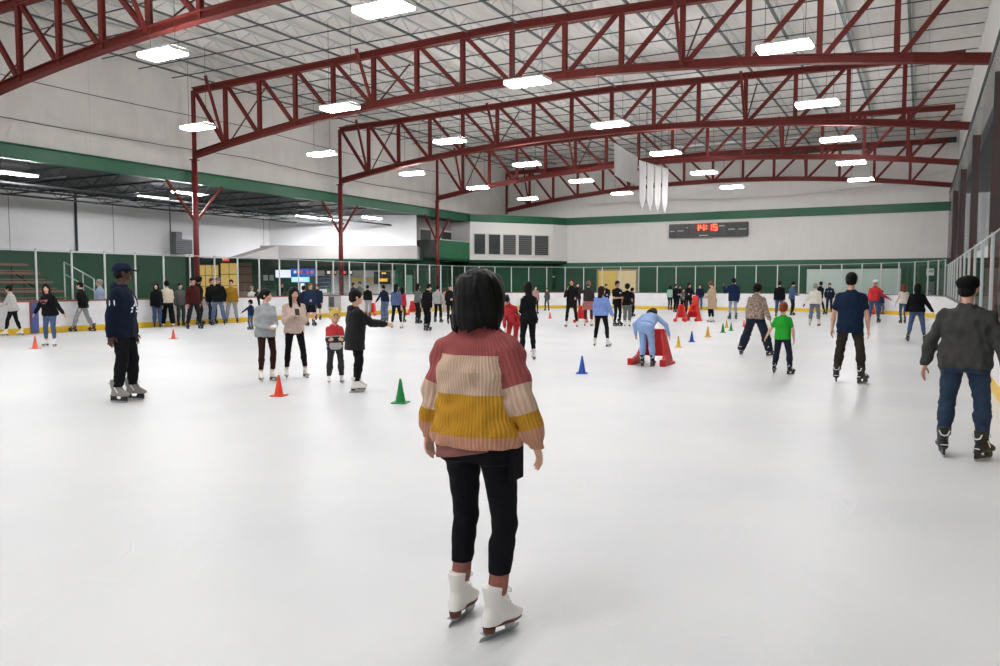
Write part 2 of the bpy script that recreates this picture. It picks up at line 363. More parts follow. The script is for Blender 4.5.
# green beam over the left columns
bm = MB(); bm.ibeam((-28.0, 6, 6.23), (-28.0, 47.3, 6.23), .34, .54)
tag(bm.build('edge_beam', green), 'long green steel beam along the left side above the seating area', 'beam')
# ---- trusses
TY = [14.1, 23.7, 33.3, 42.9, 52.5]; XV = [-27.7+1.925*k for k in range(16)]
def zb(x): return 8.27-1.25*((x+12.6)/15.1)**2+.13
def zt(x): return 10.0+.36*(1-abs(x+12.6)/15.1)-.13
TLAB = ['red steel roof truss nearest the viewer crossing the top left corner', 'large red roof truss right behind the nearest one, spanning wall to wall', 'red roof truss in the middle of the hall, third from the viewer',
        'red roof truss just behind the hanging white pennants', 'most distant red roof truss close to the far wall']
darkred = mat('dark_red_rod', '#4a2420', .55)
def build_truss():
    root = thing('roof_truss', TLAB[0], 'truss', (0, TY[0], 0), 0, 'red roof trusses')
    b = MB(); pts = [(x, 0, zb(x)) for x in XV[:-1]]+[(1.4, 0, zb(1.4))]
    for a, c in zip(pts[:-1], pts[1:]): b.ibeam(a, c, .24, .26)
    b.build('bottom_chord', red, root)
    b = MB(); pts = [(x, 0, zt(x)) for x in XV]
    for a, c in zip(pts[:-1], pts[1:]): b.ibeam(a, c, .22, .25)
    b.build('top_chord', red, root)
    for k, x in enumerate(XV[:15]):
        ww = .15 if k else .12
        MB().ibeam((x, 0, zb(x)-.1 if k else 6.9), (x, 0, zt(x)), ww, .14, (0, 1, 0), .025).build('vertical', red, root)
    for k in range(15):
        a, c = (XV[k], XV[k+1]) if k < 8 else (XV[k+1], XV[k])
        d = .12 if k < 8 else -.12
        MB().ibeam((a+d, 0, zt(a)-.05), (c-d, 0, zb(c)+.05), .13, .12, (0, 1, 0), .022).build('diagonal', red, root)
    for k in (1, 5, 11):
        x = XV[k]
        MB().bar((x, -.1, zb(x)), (x-.02, -1.0, 10.05), .09, .09).build('sway_brace', red, root)
        MB().bar((x, .1, zb(x)), (x+.02, 2.3, 10.3), .045, .045).build('sway_brace', darkred, root)
    return root
tr0 = build_truss()
for i, y in enumerate(TY):
    o = tr0 if i == 0 else copy_tree(tr0); o.location = (0, y, 0); o['label'] = TLAB[i]
    if i == 4:
        for ch in list(o.children):
            if ch.name.startswith('sway_brace') and ch.data.vertices[4].co.y > 0: bpy.data.objects.remove(ch)
# ---- joists between trusses
def build_joist(L):
    b = MB(); b.bar((0, 0, 10.31), (0, L, 10.31), .09, .05); b.cur = 1; b.bar((0, 0, 10.78), (0, L, 10.78), .10, .05)
    n = 16; b.cur = 1
    for k in range(n):
        y0, y1 = L*k/n, L*(k+1)/n
        b.bar((0, y0, 10.31 if k % 2 else 10.78), (0, y1, 10.78 if k % 2 else 10.31), .025, .025)
    return b
BAY = ['between the nearest and second trusses', 'between the second and third trusses', 'between the third and fourth trusses', 'between the fourth and last trusses']
j0 = None; me_j = None
for bi in range(4):
    y0 = TY[bi]; first = 0
    for k in range(15):
        x = XV[k] if k else XV[0]+.35
        if j0 is None:
            j0 = build_joist(9.6).build('roof_joist', [joistm, joistw]); o = j0
        else:
            o = j0.copy(); COL.objects.link(o)
        o.location = (x+.17, y0, 0)
        tag(o, f'grey roof joist {BAY[bi]}, {ordn(k)} from the left wall', 'joist', f'roof joists {BAY[bi]}')
    for k in range(6):
        yy = y0+.8+1.6*k
        r = MB(); r.bar((-28.0, 0, 10.27), (1.6, 0, 10.27), .035, .03)
        o = r.build('bridging_rod', darkm); o.location = (0, yy, 0)
        tag(o, f'thin dark bridging rod {BAY[bi]}, {ordn(k)} from the viewer', 'rod', f'bridging rods {BAY[bi]}')
# ---- columns
def column(name, x, y, ztop, label, vb=True, m=red2, yb=True):
    root = thing(name, label, 'column', (x, y, 0))
    MB().tube((0, 0, 0), (0, 0, ztop), .12, 14).build('shaft', m, root, True)
    MB().box((0, 0, .02), (.4, .4, .04)).build('base_plate', darkm, root)
    if vb:
        for sgn in (-1, 1):
            MB().bar((0, sgn*.05, 4.35), (0, sgn*1.45, 5.95), .09, .09).build('brace', red, root)
    MB().box((0, 0, ztop), (.3, .3, .03)).build('cap_plate', red, root)
    return root
CL = ['red steel column standing behind the boards nearest the grey wall unit', 'red steel column rising in front of the snack counter', 'red steel column beside the green balcony in the far left']
for i, y in enumerate(TY[1:4]): column('steel_column', -27.72, y, 6.95, CL[i])
CR = ['nearest red column behind the netting on the right', 'second red column behind the netting on the right', 'third red column behind the netting near the far right corner', 'last red column behind the netting by the far wall']
for i, y in enumerate(TY[1:5]):
    root = thing('steel_column', CR[i], 'column', (1.62, y, 0))
    MB().ibeam((0, 0, 0), (0, 0, 6.98), .24, .15, (0, 1, 0), .03).build('shaft', red, root)
    MB().box((0, 0, .02), (.34, .34, .04)).build('base_plate', darkm, root)
# ---- netting on the right
def net_material():
    m = bpy.data.materials.new('black_safety_netting'); m.use_nodes = True; nt = m.node_tree; N, L = nt.nodes, nt.links; N.clear()
    out = N.new('ShaderNodeOutputMaterial'); tc = N.new('ShaderNodeTexCoord'); sx = N.new('ShaderNodeSeparateXYZ'); L.new(tc.outputs['Object'], sx.inputs[0])
    res = []
    for op in ('ADD', 'SUBTRACT'):
        a = N.new('ShaderNodeMath'); a.operation = op; L.new(sx.outputs['Y'], a.inputs[0]); L.new(sx.outputs['Z'], a.inputs[1])
        b = N.new('ShaderNodeMath'); b.operation = 'MULTIPLY'; b.inputs[1].default_value = 22; L.new(a.outputs[0], b.inputs[0])
        f = N.new('ShaderNodeMath'); f.operation = 'FRACT'; L.new(b.outputs[0], f.inputs[0])
        l = N.new('ShaderNodeMath'); l.operation = 'LESS_THAN'; l.inputs[1].default_value = .20; L.new(f.outputs[0], l.inputs[0]); res.append(l)
    mx = N.new('ShaderNodeMath'); mx.operation = 'MAXIMUM'; L.new(res[0].outputs[0], mx.inputs[0]); L.new(res[1].outputs[0], mx.inputs[1])
    tr = N.new('ShaderNodeBsdfTransparent'); df = N.new('ShaderNodeBsdfDiffuse'); df.inputs[0].default_value = (.07, .07, .07, 1)
    ms = N.new('ShaderNodeMixShader'); L.new(mx.outputs[0], ms.inputs[0]); L.new(tr.outputs[0], ms.inputs[1]); L.new(df.outputs[0], ms.inputs[2]); L.new(ms.outputs[0], out.inputs[0])
    return m
netm = net_material()
root = thing('safety_net', 'dark see-through safety netting hung above the glass on the right', 'netting', (1.32, 20, 2.5))
MB().box((0, 8.5, 2.2), (.008, 49, 4.4)).build('mesh_sheet', netm, root)
b = MB(); b.tube((0, -16, 4.42), (0, 33, 4.42), .035, 8); b.build('top_rope', darkm, root)
# ---- left seating area
w = MB(); w.lohi((BACKX-.2, 3, GREENZ), (BACKX, 37.2, 6.0)); struct(w.build('wall_back', back_white))
w = MB(); w.lohi((BACKX-.2, 3, 0), (BACKX+.02, 30.4, GREENZ)); struct(w.build('wall_back_lower', dgreen2))
w = MB(); w.lohi((-44, 3, 6.02), (-28.2, 53.8, 6.2)); struct(w.build('ceiling_seating', mat('dark_grey_deck', '#5d6060', .8, var=.12, scale=.8)))
for k in range(12):
    y = 11.5+2.25*k
    b = MB(); x0, x1 = -36.4, -28.3
    b.bar((x0, 0, 5.62), (x1, 0, 5.62), .08, .05); b.bar((x0, 0, 5.985), (x1, 0, 5.985), .08, .06)
    for q in range(14):
        a = x0+(x1-x0)*q/14; c = x0+(x1-x0)*(q+1)/14
        b.bar((a, 0, 5.62 if q % 2 else 5.95), (c, 0, 5.95 if q % 2 else 5.62), .022, .022)
    o = b.build('seating_joist', darkm); o.location = (0, y, 0)
    tag(o, f'dark joist under the low ceiling over the bleachers, {ordn(k)} from the viewer', 'joist', 'joists over the seating area')
for k in range(3):
    b = MB(); b.tube((-35.0+2.6*k, 10, 5.5-.07*k), (-35.0+2.6*k, 42, 5.5-.07*k), .045, 10)
    tag(b.build('ceiling_pipe', mat('grey_pipe', '#4c4f50', .8), smooth=True), f'grey pipe under the low ceiling, {ordn(k)} out from the back wall', 'pipe', 'pipes over the seating area')
# angled concession wall
PA = np.array([BACKX, 36.9, 0]); PB = np.array([-28.4, 41.5, 0]); cd = (PB-PA)/np.linalg.norm(PB-PA); cn = np.array([cd[1], -cd[0], 0]); CLEN = np.linalg.norm(PB-PA)
CA = math.atan2(cd[1], cd[0])
def cpt(px, py, back=0.0):
    """a pixel on the concession wall plane -> (along, z) in its own frame"""
    q = atplane(px, py, PA-cn*back, cn)-(PA-cn*back); return (q@cd, q[2])
def cbox(bld, px0, py0, px1, py1, back, depth):
    a0, z1 = cpt(px0, py0, back); a1, z0 = cpt(px1, py1, back); _, z1b = cpt(px1, py0, back); _, z0b = cpt(px0, py1, back)
    z1 = (z1+z1b)/2; z0 = (z0+z0b)/2
    return bld.lohi((a0, back, max(z0, .0)), (a1, back-depth, z1))     # local: x along, -y towards the ice
def clocal(name, bld, m, parent=None, **k):
    o = bld.build(name, m, parent, **k)
    if parent is None: o.location = tuple(PA); o.rotation_euler = (0, 0, CA)
    return o
def cthing(name, label, cat, group=None): return thing(name, label, cat, tuple(PA), CA, group)
w = MB(); w.lohi((0, 0, 3.6), (CLEN, .2, 6.0)); struct(clocal('wall_concession', w, back_white))
w = MB(); w.lohi((-8.5, 1.6, 0), (CLEN+1.4, 1.8, 4.0)); struct(clocal('wall_concession_lower', w, dgreen2))
root = cthing('canopy', 'grey sloped canopy over the snack counter and lit windows', 'canopy')
pl = [cpt(205, 260), cpt(262, 246.5), cpt(419, 250), cpt(419, 262)]
MB().prism([(pl[0][0], 0, 3.2), (pl[1][0], 0, 4.02), (CLEN+.1, 0, 4.02), (CLEN+.1, 0, 3.2)], (0, -.7, 0), (0, 1.6, 0)).build('fascia', mat('grey_canopy_metal', '#a4a09d', .6, var=.04, scale=1), root)
MB().prism([(BACKX, 33.4, 3.16), (BACKX, 38.0, 3.16), (BACKX, 38.0, 4.02), (BACKX, 36.6, 4.02)], (0, 0, 0), (1.0, 0, 0)).build('sloped_end', mat('grey_canopy_metal', '#a4a09d', .6, var=.04, scale=1), root)
bpy.context.view_layer.update()
for ch in root.children:
    if ch.name.startswith('sloped_end'): ch.matrix_parent_inverse = root.matrix_world.inverted()
MB().lohi((pl[0][0], -.72, 3.08), (CLEN+.1, -.6, 3.2)).build('gutter_edge', dgreen, root)
# concession details (all in the recess plane, 1.55 m behind the canopy)
BK = 1.58
screenw = emis('white_menu_screen', '#eef2ff', .9); screenb = emis('blue_menu_screen', '#2c62c8', .7, '#102a66'); cyan = emis('cyan_menu_strip', '#58c4ff', 1.3)
warmw = emis('warm_lit_room', '#e0bb66', .55, '#b89a5a'); blk = mat('black_plastic', '#141516', .4); ltgrey = mat('light_grey_paint', '#b9b6b1', .6, var=.05)
o = clocal('serving_wall', cbox(MB(), 317, 270.5, 404, 300, BK, .06), ltgrey); tag(o, 'pale grey back wall of the snack counter beneath the canopy', 'panel')
root = cthing('menu_board', 'white and blue lit menu board left of the snack counter', 'sign')
cbox(MB(), 276, 270, 291, 277.5, BK, .12).build('white_screen', screenw, root)
cbox(MB(), 291, 268.5, 315, 276, BK, .12).build('blue_screen', screenb, root)
cbox(MB(), 292, 277, 309.5, 282, BK, .14).build('lower_screen', cyan, root)
for px, c in ((295.5, '#f0e8d8'), (301.5, '#e0502c'), (308, '#d8452a'), (312.3, '#e0704a')):
    cbox(MB(), px-1.3, 270.6, px+1.3, 273.4, BK, .15).build('food_picture', emis('food_picture'+c, c, .6, c), root)
cbox(MB(), 294, 278.3, 307, 280.6, BK, .16).build('text_bar', screenw, root)
root = cthing('drinks_cooler', 'tall white lit drinks cooler under the blue menu board', 'cooler')
cbox(MB(), 299.5, 282.5, 306, 299.5, BK, .5).build('cabinet', blk, root)
cbox(MB(), 300.6, 283.4, 304.4, 297, BK-.5, .03).build('lit_door', screenw, root)
root = cthing('shelf_unit', 'dark blue stocked shelf unit behind the snack counter', 'shelf')
cbox(MB(), 318.5, 276, 331, 294, BK-.06, .35).build('carcass', mat('navy_shelf', '#1f2c44', .5), root)
for k in range(4): cbox(MB(), 318.8, 278+k*4, 330.7, 278.7+k*4, BK-.4, .05).build('shelf', mat('pale_blue_shelf', '#6d7f9c', .5), root)
for px0, px1, ct, tx in ((325, 331, '#e9dccb', 'small dark hanging screen with a bright spot over the shelf unit'), (333.5, 336.8, '#d8a06a', 'small dark screen immediately left of the red column'), (342, 346.5, '#e05a4a', 'small dark screen with a red picture immediately right of the red column'), (347.5, 352.5, '#f3f3ea', 'small dark screen with white picture right of the red picture')):
    root = cthing('hanging_screen', tx, 'screen', 'small screens over the snack counter')
    cbox(MB(), px0, 270, px1, 275.5, BK-.06, .15).build('case', blk, root)
    cbox(MB(), px0+(px1-px0)*.35, 271, px1-.8, 273.8, BK-.21, .02).build('picture', emis('screen_picture'+ct, ct, .9, ct), root)
for px0, px1, tx in ((352, 361.5, 'yellow sign strip right of the red column'), (367, 374.5, 'small yellow sign left of the black menu board')):
    o = clocal('counter_sign', cbox(MB(), px0, 278.2, px1, 281.5, BK-.06, .1), mat('yellow_sign', '#d9b14c', .5)); tag(o, tx, 'sign')
root = cthing('black_menu_board', 'black menu board with yellow picture at the right of the snack counter', 'sign')
cbox(MB(), 374, 271.6, 390.5, 284, BK-.06, .12).build('case', blk, root)
cbox(MB(), 379, 278.5, 387.5, 281.5, BK-.18, .02).build('picture', emis('yellow_food', '#f2b23a', .8, '#f2b23a'), root)
cbox(MB(), 381.5, 272.4, 386, 274, BK-.18, .02).build('price_strip', emis('yellow_price', '#f2c85a', .7, '#f2c85a'), root)
for px0, px1, tx in ((365, 373.8, 'white blank board left of the black menu board'), (390.8, 401, 'white blank board right of the black menu board')):
    o = clocal('white_board', cbox(MB(), px0, 270.5, px1, 276.8, BK-.06, .05), mat('white_board_face', '#e4e3e0', .5)); tag(o, tx, 'board')
root = cthing('snack_counter', 'long pale snack counter under the grey canopy', 'counter')
cbox(MB(), 316, 292.5, 399, 294, BK-.6, .55).build('worktop', mat('counter_top', '#8f9091', .4), root)
cbox(MB(), 317, 294, 398, 309, BK-.6, .4).build('front_panel', ltgrey, root)
for px, c, tx in ((322, '#d5d8da', 'white carton at the left end of the snack counter'), (325.8, '#cfd3d6', 'white carton second from the left end of the snack counter'), (329.5, '#2f6a40', 'green carton on the snack counter by the red column')):
    o = clocal('carton', cbox(MB(), px-1.7, 289, px+1.7, 292.6, BK-.7, .3), mat('carton_card'+c, c, .7), bevel=.01); tag(o, tx, 'carton', 'cartons on the snack counter')
# lit windows and shutter, exit sign
def lit_window(i, px0, py0, px1, py1, m, nx, ny):
    root = empty(f'window_{i}', tuple(PA), CA); root['kind'] = 'structure'
    cbox(MB(), px0, py0, px1, py1, BK, .05).build('pane', m, root)
    b = MB(); fr = mat('grey_window_frame', '#77716c', .5)
    for k in range(nx+1):
        x = px0+(px1-px0)*k/nx; cbox(b, x-.5, py0, x+.5, py1, BK-.05, .08)
    for k in range(ny+1):
        y = py0+(py1-py0)*k/ny; cbox(b, px0, y-.35, px1, y+.35, BK-.05, .07)
    b.build('window_frame', fr, root)
lit_window(1, 199, 265, 219, 297, warmw, 3, 3)
lit_window(2, 221, 263, 238, 297, warmw, 2, 3)
root = cthing('roller_shutter', 'brown shuttered opening right of the lit yellow windows', 'shutter')
cbox(MB(), 239, 262.5, 252.5, 300, BK, .06).build('curtain', mat('brown_shutter', '#7a6350', .6, var=.08), root)
for k in range(4): cbox(MB(), 239, 266+k*8, 252.5, 266.8+k*8, BK-.06, .02).build('slat_line', mat('dark_brown', '#4a3b30', .6), root)
root = cthing('exit_sign', 'red lit exit sign under the canopy over the yellow windows', 'sign')
cbox(MB(), 222.7, 256, 229.3, 261.3, -.75, .06).build('box', emis('red_exit_face', '#e0453a', .8, '#c03028'), root)
a0, z1 = cpt(222.7, 256, -.75); a1, z0 = cpt(229.3, 261.3, -.75)
def text_obj(name, txt, size, m, parent, loc, rot, ex=.004):
    cu = bpy.data.curves.new(name, 'FONT'); cu.body = txt; cu.size = size; cu.extrude = ex; cu.align_x = 'CENTER'; cu.align_y = 'CENTER'
    tmp = bpy.data.objects.new(name, cu); COL.objects.link(tmp); bpy.context.view_layer.update(); me = bpy.data.meshes.new_from_object(tmp.evaluated_get(bpy.context.evaluated_depsgraph_get())); bpy.data.objects.remove(tmp); me.materials.clear(); return link(name, me, m, parent, loc, rot)
text_obj('lettering', 'EXIT', .2, emis('exit_letters', '#ffd8d0', 1.0), root, ((a0+a1)/2, -.83, (z0+z1)/2), (PI/2, 0, 0))
b = MB(); b.lohi(((a0+a1)/2-.01, -.72, z1-.02), ((a0+a1)/2+.01, -.70, 3.3)); b.build('hanger', darkm, root)
for px, tx in ((266, 'grey panel low on the green wall between shutter and white menu screen'), (272, 'pale notice on the green wall close left of the white menu screen')):
    o = clocal('wall_notice', cbox(MB(), px-2.5, 275, px+2, 280.5, BK, .05), mat('pale_notice', '#a9b0ae', .6)); tag(o, tx, 'notice', 'notices on the green wall')
# ---- bleachers, rail and wall unit
wood = mat('brown_bleacher_plank', '#6a4c40', .6, var=.12, scale=3, stretch=(1, .2, 1)); steel2 = mat('dark_bleacher_frame', '#2c2f30', .6)
root = thing('bleachers', 'brown plank bleachers behind the left boards', 'bleachers', (-30.2, 10, 0))
for k in range(6):
    x = -.85*k; z = .55+.38*k
    MB().box((x, 4.9, z), (.34, 10.8, .09)).build('seat_plank', wood, root)
    MB().box((x+.30, 4.9, z-.26), (.34, 10.8, .04)).build('foot_plank', wood, root)
for k in range(7):
    b = MB(); y = 1.0*k*1.6+.1
    for q in range(6):
        b.bar((-.85*q, y, 0), (-.85*q, y, .52+.38*q), .06, .06)
    b.bar((.3, y, .1), (-4.4, y, 2.25), .05, .08); b.build('frame', steel2, root)
railm = mat('galvanised_rail', '#a2a9a6', .4, .5)
root = thing('stair_handrail', 'grey metal handrail sloping down beside the brown bleachers', 'handrail', (-31, 0, 0))
A = atx(64, 262, -31.6); B = atx(94, 279, -31.0); C2 = atx(64, 300, -31.6); D2 = atx(94, 302, -31.0)
A, B = A-np.array([-31, 0, 0]), B-np.array([-31, 0, 0])
b = MB(); b.tube(A, B, .03); b.build('top_rail', railm, root, True)
b = MB(); b.tube(A-np.array([0, 0, .5]), B-np.array([0, 0, .5]), .025); b.build('mid_rail', railm, root, True)
for t in (0, .62, 1):
    q = A+(B-A)*t; MB().tube((q[0], q[1], 0), q, .03).build('post', railm, root, True)
a = atx(173, 237, -36.3); c = atx(187, 255, -36.3)
root = thing('wall_unit', 'dark grey ventilation unit on the white back wall by the red column', 'vent', (-36.45, (a[1]+c[1])/2, c[2]))
MB().lohi((0, -.55, .05), (.5, .55, .85)).build('housing', mat('grey_unit', '#6f7375', .5, .2), root, bevel=.02)
MB().lohi((0, -.42, .85), (.35, .0, 1.25)).build('duct', mat('grey_unit', '#6f7375', .5, .2), root, bevel=.02)
b = MB()
for k in range(6): b.lohi((.5, -.48, .13+.11*k), (.515, .48, .17+.11*k))
b.build('grille', darkm, root)
# pipe and conduits on the white back wall
for i, (px, tx) in enumerate(((76, 'dark vertical pipe on the white back wall above the bleachers'), (170, 'thin dark conduit on the white back wall above the wall unit'))):
    q = atx(px, 220, -36.42); b = MB(); b.tube((0, 0, 3.2), (0, 0, 6.0), .06 if i == 0 else .025, 8)
    o = b.build('wall_pipe', darkm); o.location = (q[0], q[1], 0); tag(o, tx, 'pipe')
# ---- upper far-left: recess, balcony, booth
w = MB(); w.lohi((-29.7, 41.4, GREENZ), (-29.5, 53.8, 6.0)); struct(w.build('wall_recess', mat('pale_grey_wall', '#a9a6a2', .7, var=.04)))
w = MB(); w.lohi((-29.7, 41.0, 0), (-29.48, 53.8, GREENZ)); struct(w.build('wall_recess_lower', dgreen))
dkglass = mat('dark_window_glass', '#3a3e3e', .15, var=.15, scale=1.2, spec=.6); frm = mat('white_window_frame', '#cfccc8', .5)
def xwindow(i, y0, y1, z0, z1, X):
    root = empty(f'window_{i}', (X, (y0+y1)/2, (z0+z1)/2)); root['kind'] = 'structure'; dy, dz = (y1-y0)/2, (z1-z0)/2
    MB().lohi((0, -dy, -dz), (.04, dy, dz)).build('pane', dkglass, root)
    b = MB()
    for s in (-1, 1): b.lohi((0, s*dy-.05, -dz-.05), (.08, s*dy+.05, dz+.05)); b.lohi((0, -dy-.05, s*dz-.05), (.08, dy+.05, s*dz+.05))
    b.build('window_frame', frm, root)
for i, (p0, p1) in enumerate(((419, 431), (440, 452), (455, 467))):
    a = atx(p0, 229, -29.48); c = atx(p1, 246, -29.48); xwindow(3+i, a[1], c[1], 3.7 if i else 3.3, 5.3, -29.49)
a = atx(434, 245, -27.9)[1]; 
root = thing('balcony', 'green panelled balcony beside the white viewing booth', 'balcony', (-28.6, 44.9, GREENZ))
MB().lohi((-.9, -1.9, .05), (.75, 2.35, .2)).build('deck', dgreen, root)
MB().lohi((.65, -1.9, .2), (.75, 2.35, 1.35)).build('front_panel', mat('green_mesh_panel', '#2d6b49', .5, var=.12, scale=5), root)
MB().lohi((-.9, -1.9, .2), (.65, -1.8, 1.35)).build('side_panel', mat('grey_mesh_panel', '#4b504d', .5, var=.12, scale=5), root)
MB().lohi((.62, -1.9, 1.35), (.78, 2.35, 1.42)).build('top_rail', alum, root)
BA = np.array([-27.9, 47.4]); BE = np.array([-23.9, 52.6]); BF = np.array([-23.3, 53.8])
root = thing('viewing_booth', 'white viewing booth with five windows above the far left corner', 'booth', (BA[0], BA[1], 0))
loc = [(0, 0), tuple(BE-BA), tuple(BF-BA), (-1.6, 6.4), (-1.6, 0)]
boothw = mat('white_booth_siding', '#dddad6', .6, var=.02)
MB().prism([(x, y, 0) for x, y in loc], (0, 0, GREENZ), (0, 0, 6.0)).build('shell', boothw, root)
MB().prism([(x*1.004, y*1.0-.04, 0) for x, y in loc], (0, 0, 5.97), (0, 0, 6.5)).build('green_band', green, root)
MB().prism([(x+.03, y-.05, 0) for x, y in loc], (0, 0, GREENZ-.02), (0, 0, GREENZ+.16)).build('lower_band', dgreen, root)
bd = (BE-BA)/np.linalg.norm(BE-BA); bn = np.array([bd[1], -bd[0]]); ba = math.atan2(bd[1], bd[0])
P3 = (BA[0], BA[1], 0); N3 = (bn[0], bn[1], 0)
for i, (p0, p1) in enumerate(((474, 485), (488.5, 500), (503, 515.5), (518.5, 531.5), (534.5, 548))):
    q0 = atplane(p0, 234, P3, N3); q1 = atplane(p1, 257, P3, N3)
    s0 = (q0[:2]-BA)@bd; s1 = (q1[:2]-BA)@bd
    fm = MB(); z0, z1 = 3.72, 5.12
    R = Matrix.Rotation(ba, 3, 'Z')
    def lb(bld, s0, s1, z0, z1, o0, o1):
        c = bd*(s0+s1)/2+bn*(o0+o1)/2; return bld.box((c[0], c[1], (z0+z1)/2), (s1-s0, abs(o1-o0), z1-z0), R)
    for (u0, u1, v0, v1) in ((s0-.08, s0, z0-.08, z1+.08), (s1, s1+.08, z0-.08, z1+.08), (s0, s1, z1, z1+.08), (s0, s1, z0-.08, z0)): lb(fm, u0, u1, v0, v1, .0, .06)
    wf = fm.build('window', frm, root)
    lb(MB(), s0, s1, z0, z1, .0, .03).build('pane', dkglass, wf)
    if i >= 2:
        bl = MB()
        for k in range(9): lb(bl, s0+.03, s1-.03, z0+.08+k*.15, z0+.17+k*.15, .03, .04)
        bl.build('blind', mat('grey_blind', '#5c5b59', .7), wf)
# corner wall beneath the booth and its fittings
w = MB(); w.prism([(BA[0]-.6, BA[1]+.4, 0), (BE[0]-.3, BE[1]+.4, 0), (BE[0]-.3, BE[1]+.7, 0), (BA[0]-.6, BA[1]+.7, 0)], (0, 0, 0), (0, 0, GREENZ)); struct(w.build('wall_corner_lower', dgreen))
def bpanel(px0, py0, px1, py1, off=.0):
    P = (BA[0]-.6+bn[0]*(.0), BA[1]+.4, 0); q0 = atplane(px0, py0, P, N3); q1 = atplane(px1, py1, P, N3); return q0, q1
for nm, cat, c, (x0, y0, x1, y1), tx in (('notice_board', 'board', '#a3b3a8', (519, 278, 535.5, 293), 'pale green board on the wall under the white booth'), ('light_strip', 'light', '#b8c8bc', (543, 276, 554, 277.4), 'thin pale strip on the green wall right of the pale green board'),
                                 ('brown_cabinet', 'cabinet', '#6b5650', (455, 277, 466.5, 297), 'brown cabinet under the white booth left of the skater with dark bob hair')):
    q0, q1 = bpanel(x0, y0, x1, y1); s = np.linalg.norm((q1-q0)[:2]); c0 = (q0+q1)/2
    b = MB(); b.box((0, 0, 0), (s, .08, max(abs(q0[2]-q1[2]), .04))); 
    if nm == 'brown_cabinet': b.box((0, -.05, 0), (.02, .06, abs(q0[2]-q1[2])))
    o = b.build(nm, mat(nm+'_face', c, .5)); o.location = (c0[0]+bn[0]*.08, c0[1]+bn[1]*.08, c0[2]); o.rotation_euler = (0, 0, ba); tag(o, tx, cat)
# doors by the recess
for nm, (x0, y0, x1, y1), c, i in (('door', (413.5, 270, 434, 300), '#7a6459', 1), ('door', (406, 275, 412.5, 300), '#7fae98', 2)):
    q0 = atx(x0, y0, -29.4); q1 = atx(x1, y1, -29.4)
    root = empty(f'door_{i}', (-29.46, (q0[1]+q1[1])/2, 0)); root['kind'] = 'structure'; h = abs(q1[1]-q0[1])/2
    MB().lohi((0, -h, 0), (.06, h, q0[2])).build('leaf', mat('door_paint'+c, c, .5), root)
    b = MB(); b.lohi((0, -h-.1, 0), (.1, -h, q0[2]+.1)); b.lohi((0, h, 0), (.1, h+.1, q0[2]+.1)); b.lohi((0, -h, q0[2]), (.1, h, q0[2]+.1)); b.build('door_frame', dgreen, root)
    MB().box((.08, h*.7, 1.05), (.06, .14, .04)).build('handle', alum, root)
# ---- far wall fittings
q0 = aty(598.8, 271, 53.75); q1 = aty(636, 297, 53.75)
root = empty('door_3', ((q0[0]+q1[0])/2, 53.75, 0)); root['kind'] = 'structure'; h = (q1[0]-q0[0])/2; zt_ = q0[2]
tan = mat('tan_door_lit_tone', '#e6c468', .5, var=.05); tan2 = mat('pale_tan_door_lit_tone', '#ecd3a4', .5, var=.05)  # warm light of the lit doorway put into the leaf colours
MB().lohi((-h, -.06, 0), (-.02, 0, zt_)).build('leaf', tan, root); MB().lohi((.02, -.06, 0), (h, 0, zt_)).build('leaf', tan2, root)
b = MB(); b.lohi((-h-.12, -.1, 0), (-h, 0, zt_+.12)); b.lohi((h, -.1, 0), (h+.12, 0, zt_+.12)); b.lohi((-h, -.1, zt_), (h, 0, zt_+.12)); b.build('door_frame', mat('dark_tan_frame', '#9c8a5c', .5), root)
for s in (-.12, .12): MB().box((s, -.09, 1.05), (.05, .06, .25)).build('handle', alum, root)
q0 = aty(808, 270.5, 53.7); q1 = aty(899, 296, 53.7)
root = thing('whiteboard', 'large pale whiteboard on the green wall behind the far boards', 'whiteboard', ((q0[0]+q1[0])/2, 53.74, 0)); h = (q1[0]-q0[0])/2
MB().lohi((-h, -.04, .75), (h, 0, 2.5)).build('face', mat('pale_green_white_board', '#c4d3ca', .4, var=.03, scale=.6), root)
b = MB(); b.lohi((-h-.06, -.07, .69), (h+.06, -.0, .75)); b.lohi((-h-.06, -.07, 2.5), (h+.06, 0, 2.56)); b.lohi((-h-.06, -.07, .75), (-h, 0, 2.5)); b.lohi((h, -.07, .75), (h+.06, 0, 2.5)); b.build('frame', alum, root)
q0 = aty(926.5, 268.5, 53.7); q1 = aty(934, 275.5, 53.7)
root = thing('notice_sign', 'small white notice high on the green wall near the right corner', 'sign', ((q0[0]+q1[0])/2, 53.74, (q0[2]+q1[2])/2)); h = (q1[0]-q0[0])/2; hz = (q0[2]-q1[2])/2
MB().lohi((-h, -.03, -hz), (h, 0, hz)).build('panel', mat('white_notice', '#d7dad6', .5), root)
MB().lohi((-h*.8, -.04, -hz*.1), (h*.8, -.03, hz*.5)).build('print', mat('grey_print', '#8f9c97', .5), root)
q0 = aty(926, 281, 53.7); q1 = aty(934, 297, 53.7)
root = thing('grey_cabinet', 'grey cabinet standing against the green wall below the small white notice', 'cabinet', ((q0[0]+q1[0])/2, 53.4, 0)); h = (q1[0]-q0[0])/2
MB().lohi((-h, -.25, 0), (h, .25, 1.75)).build('body', mat('grey_cabinet_paint', '#5c6a66', .5), root, bevel=.01); MB().lohi((-.02, -.27, .9), (.02, -.25, 1.1)).build('handle', alum, root)
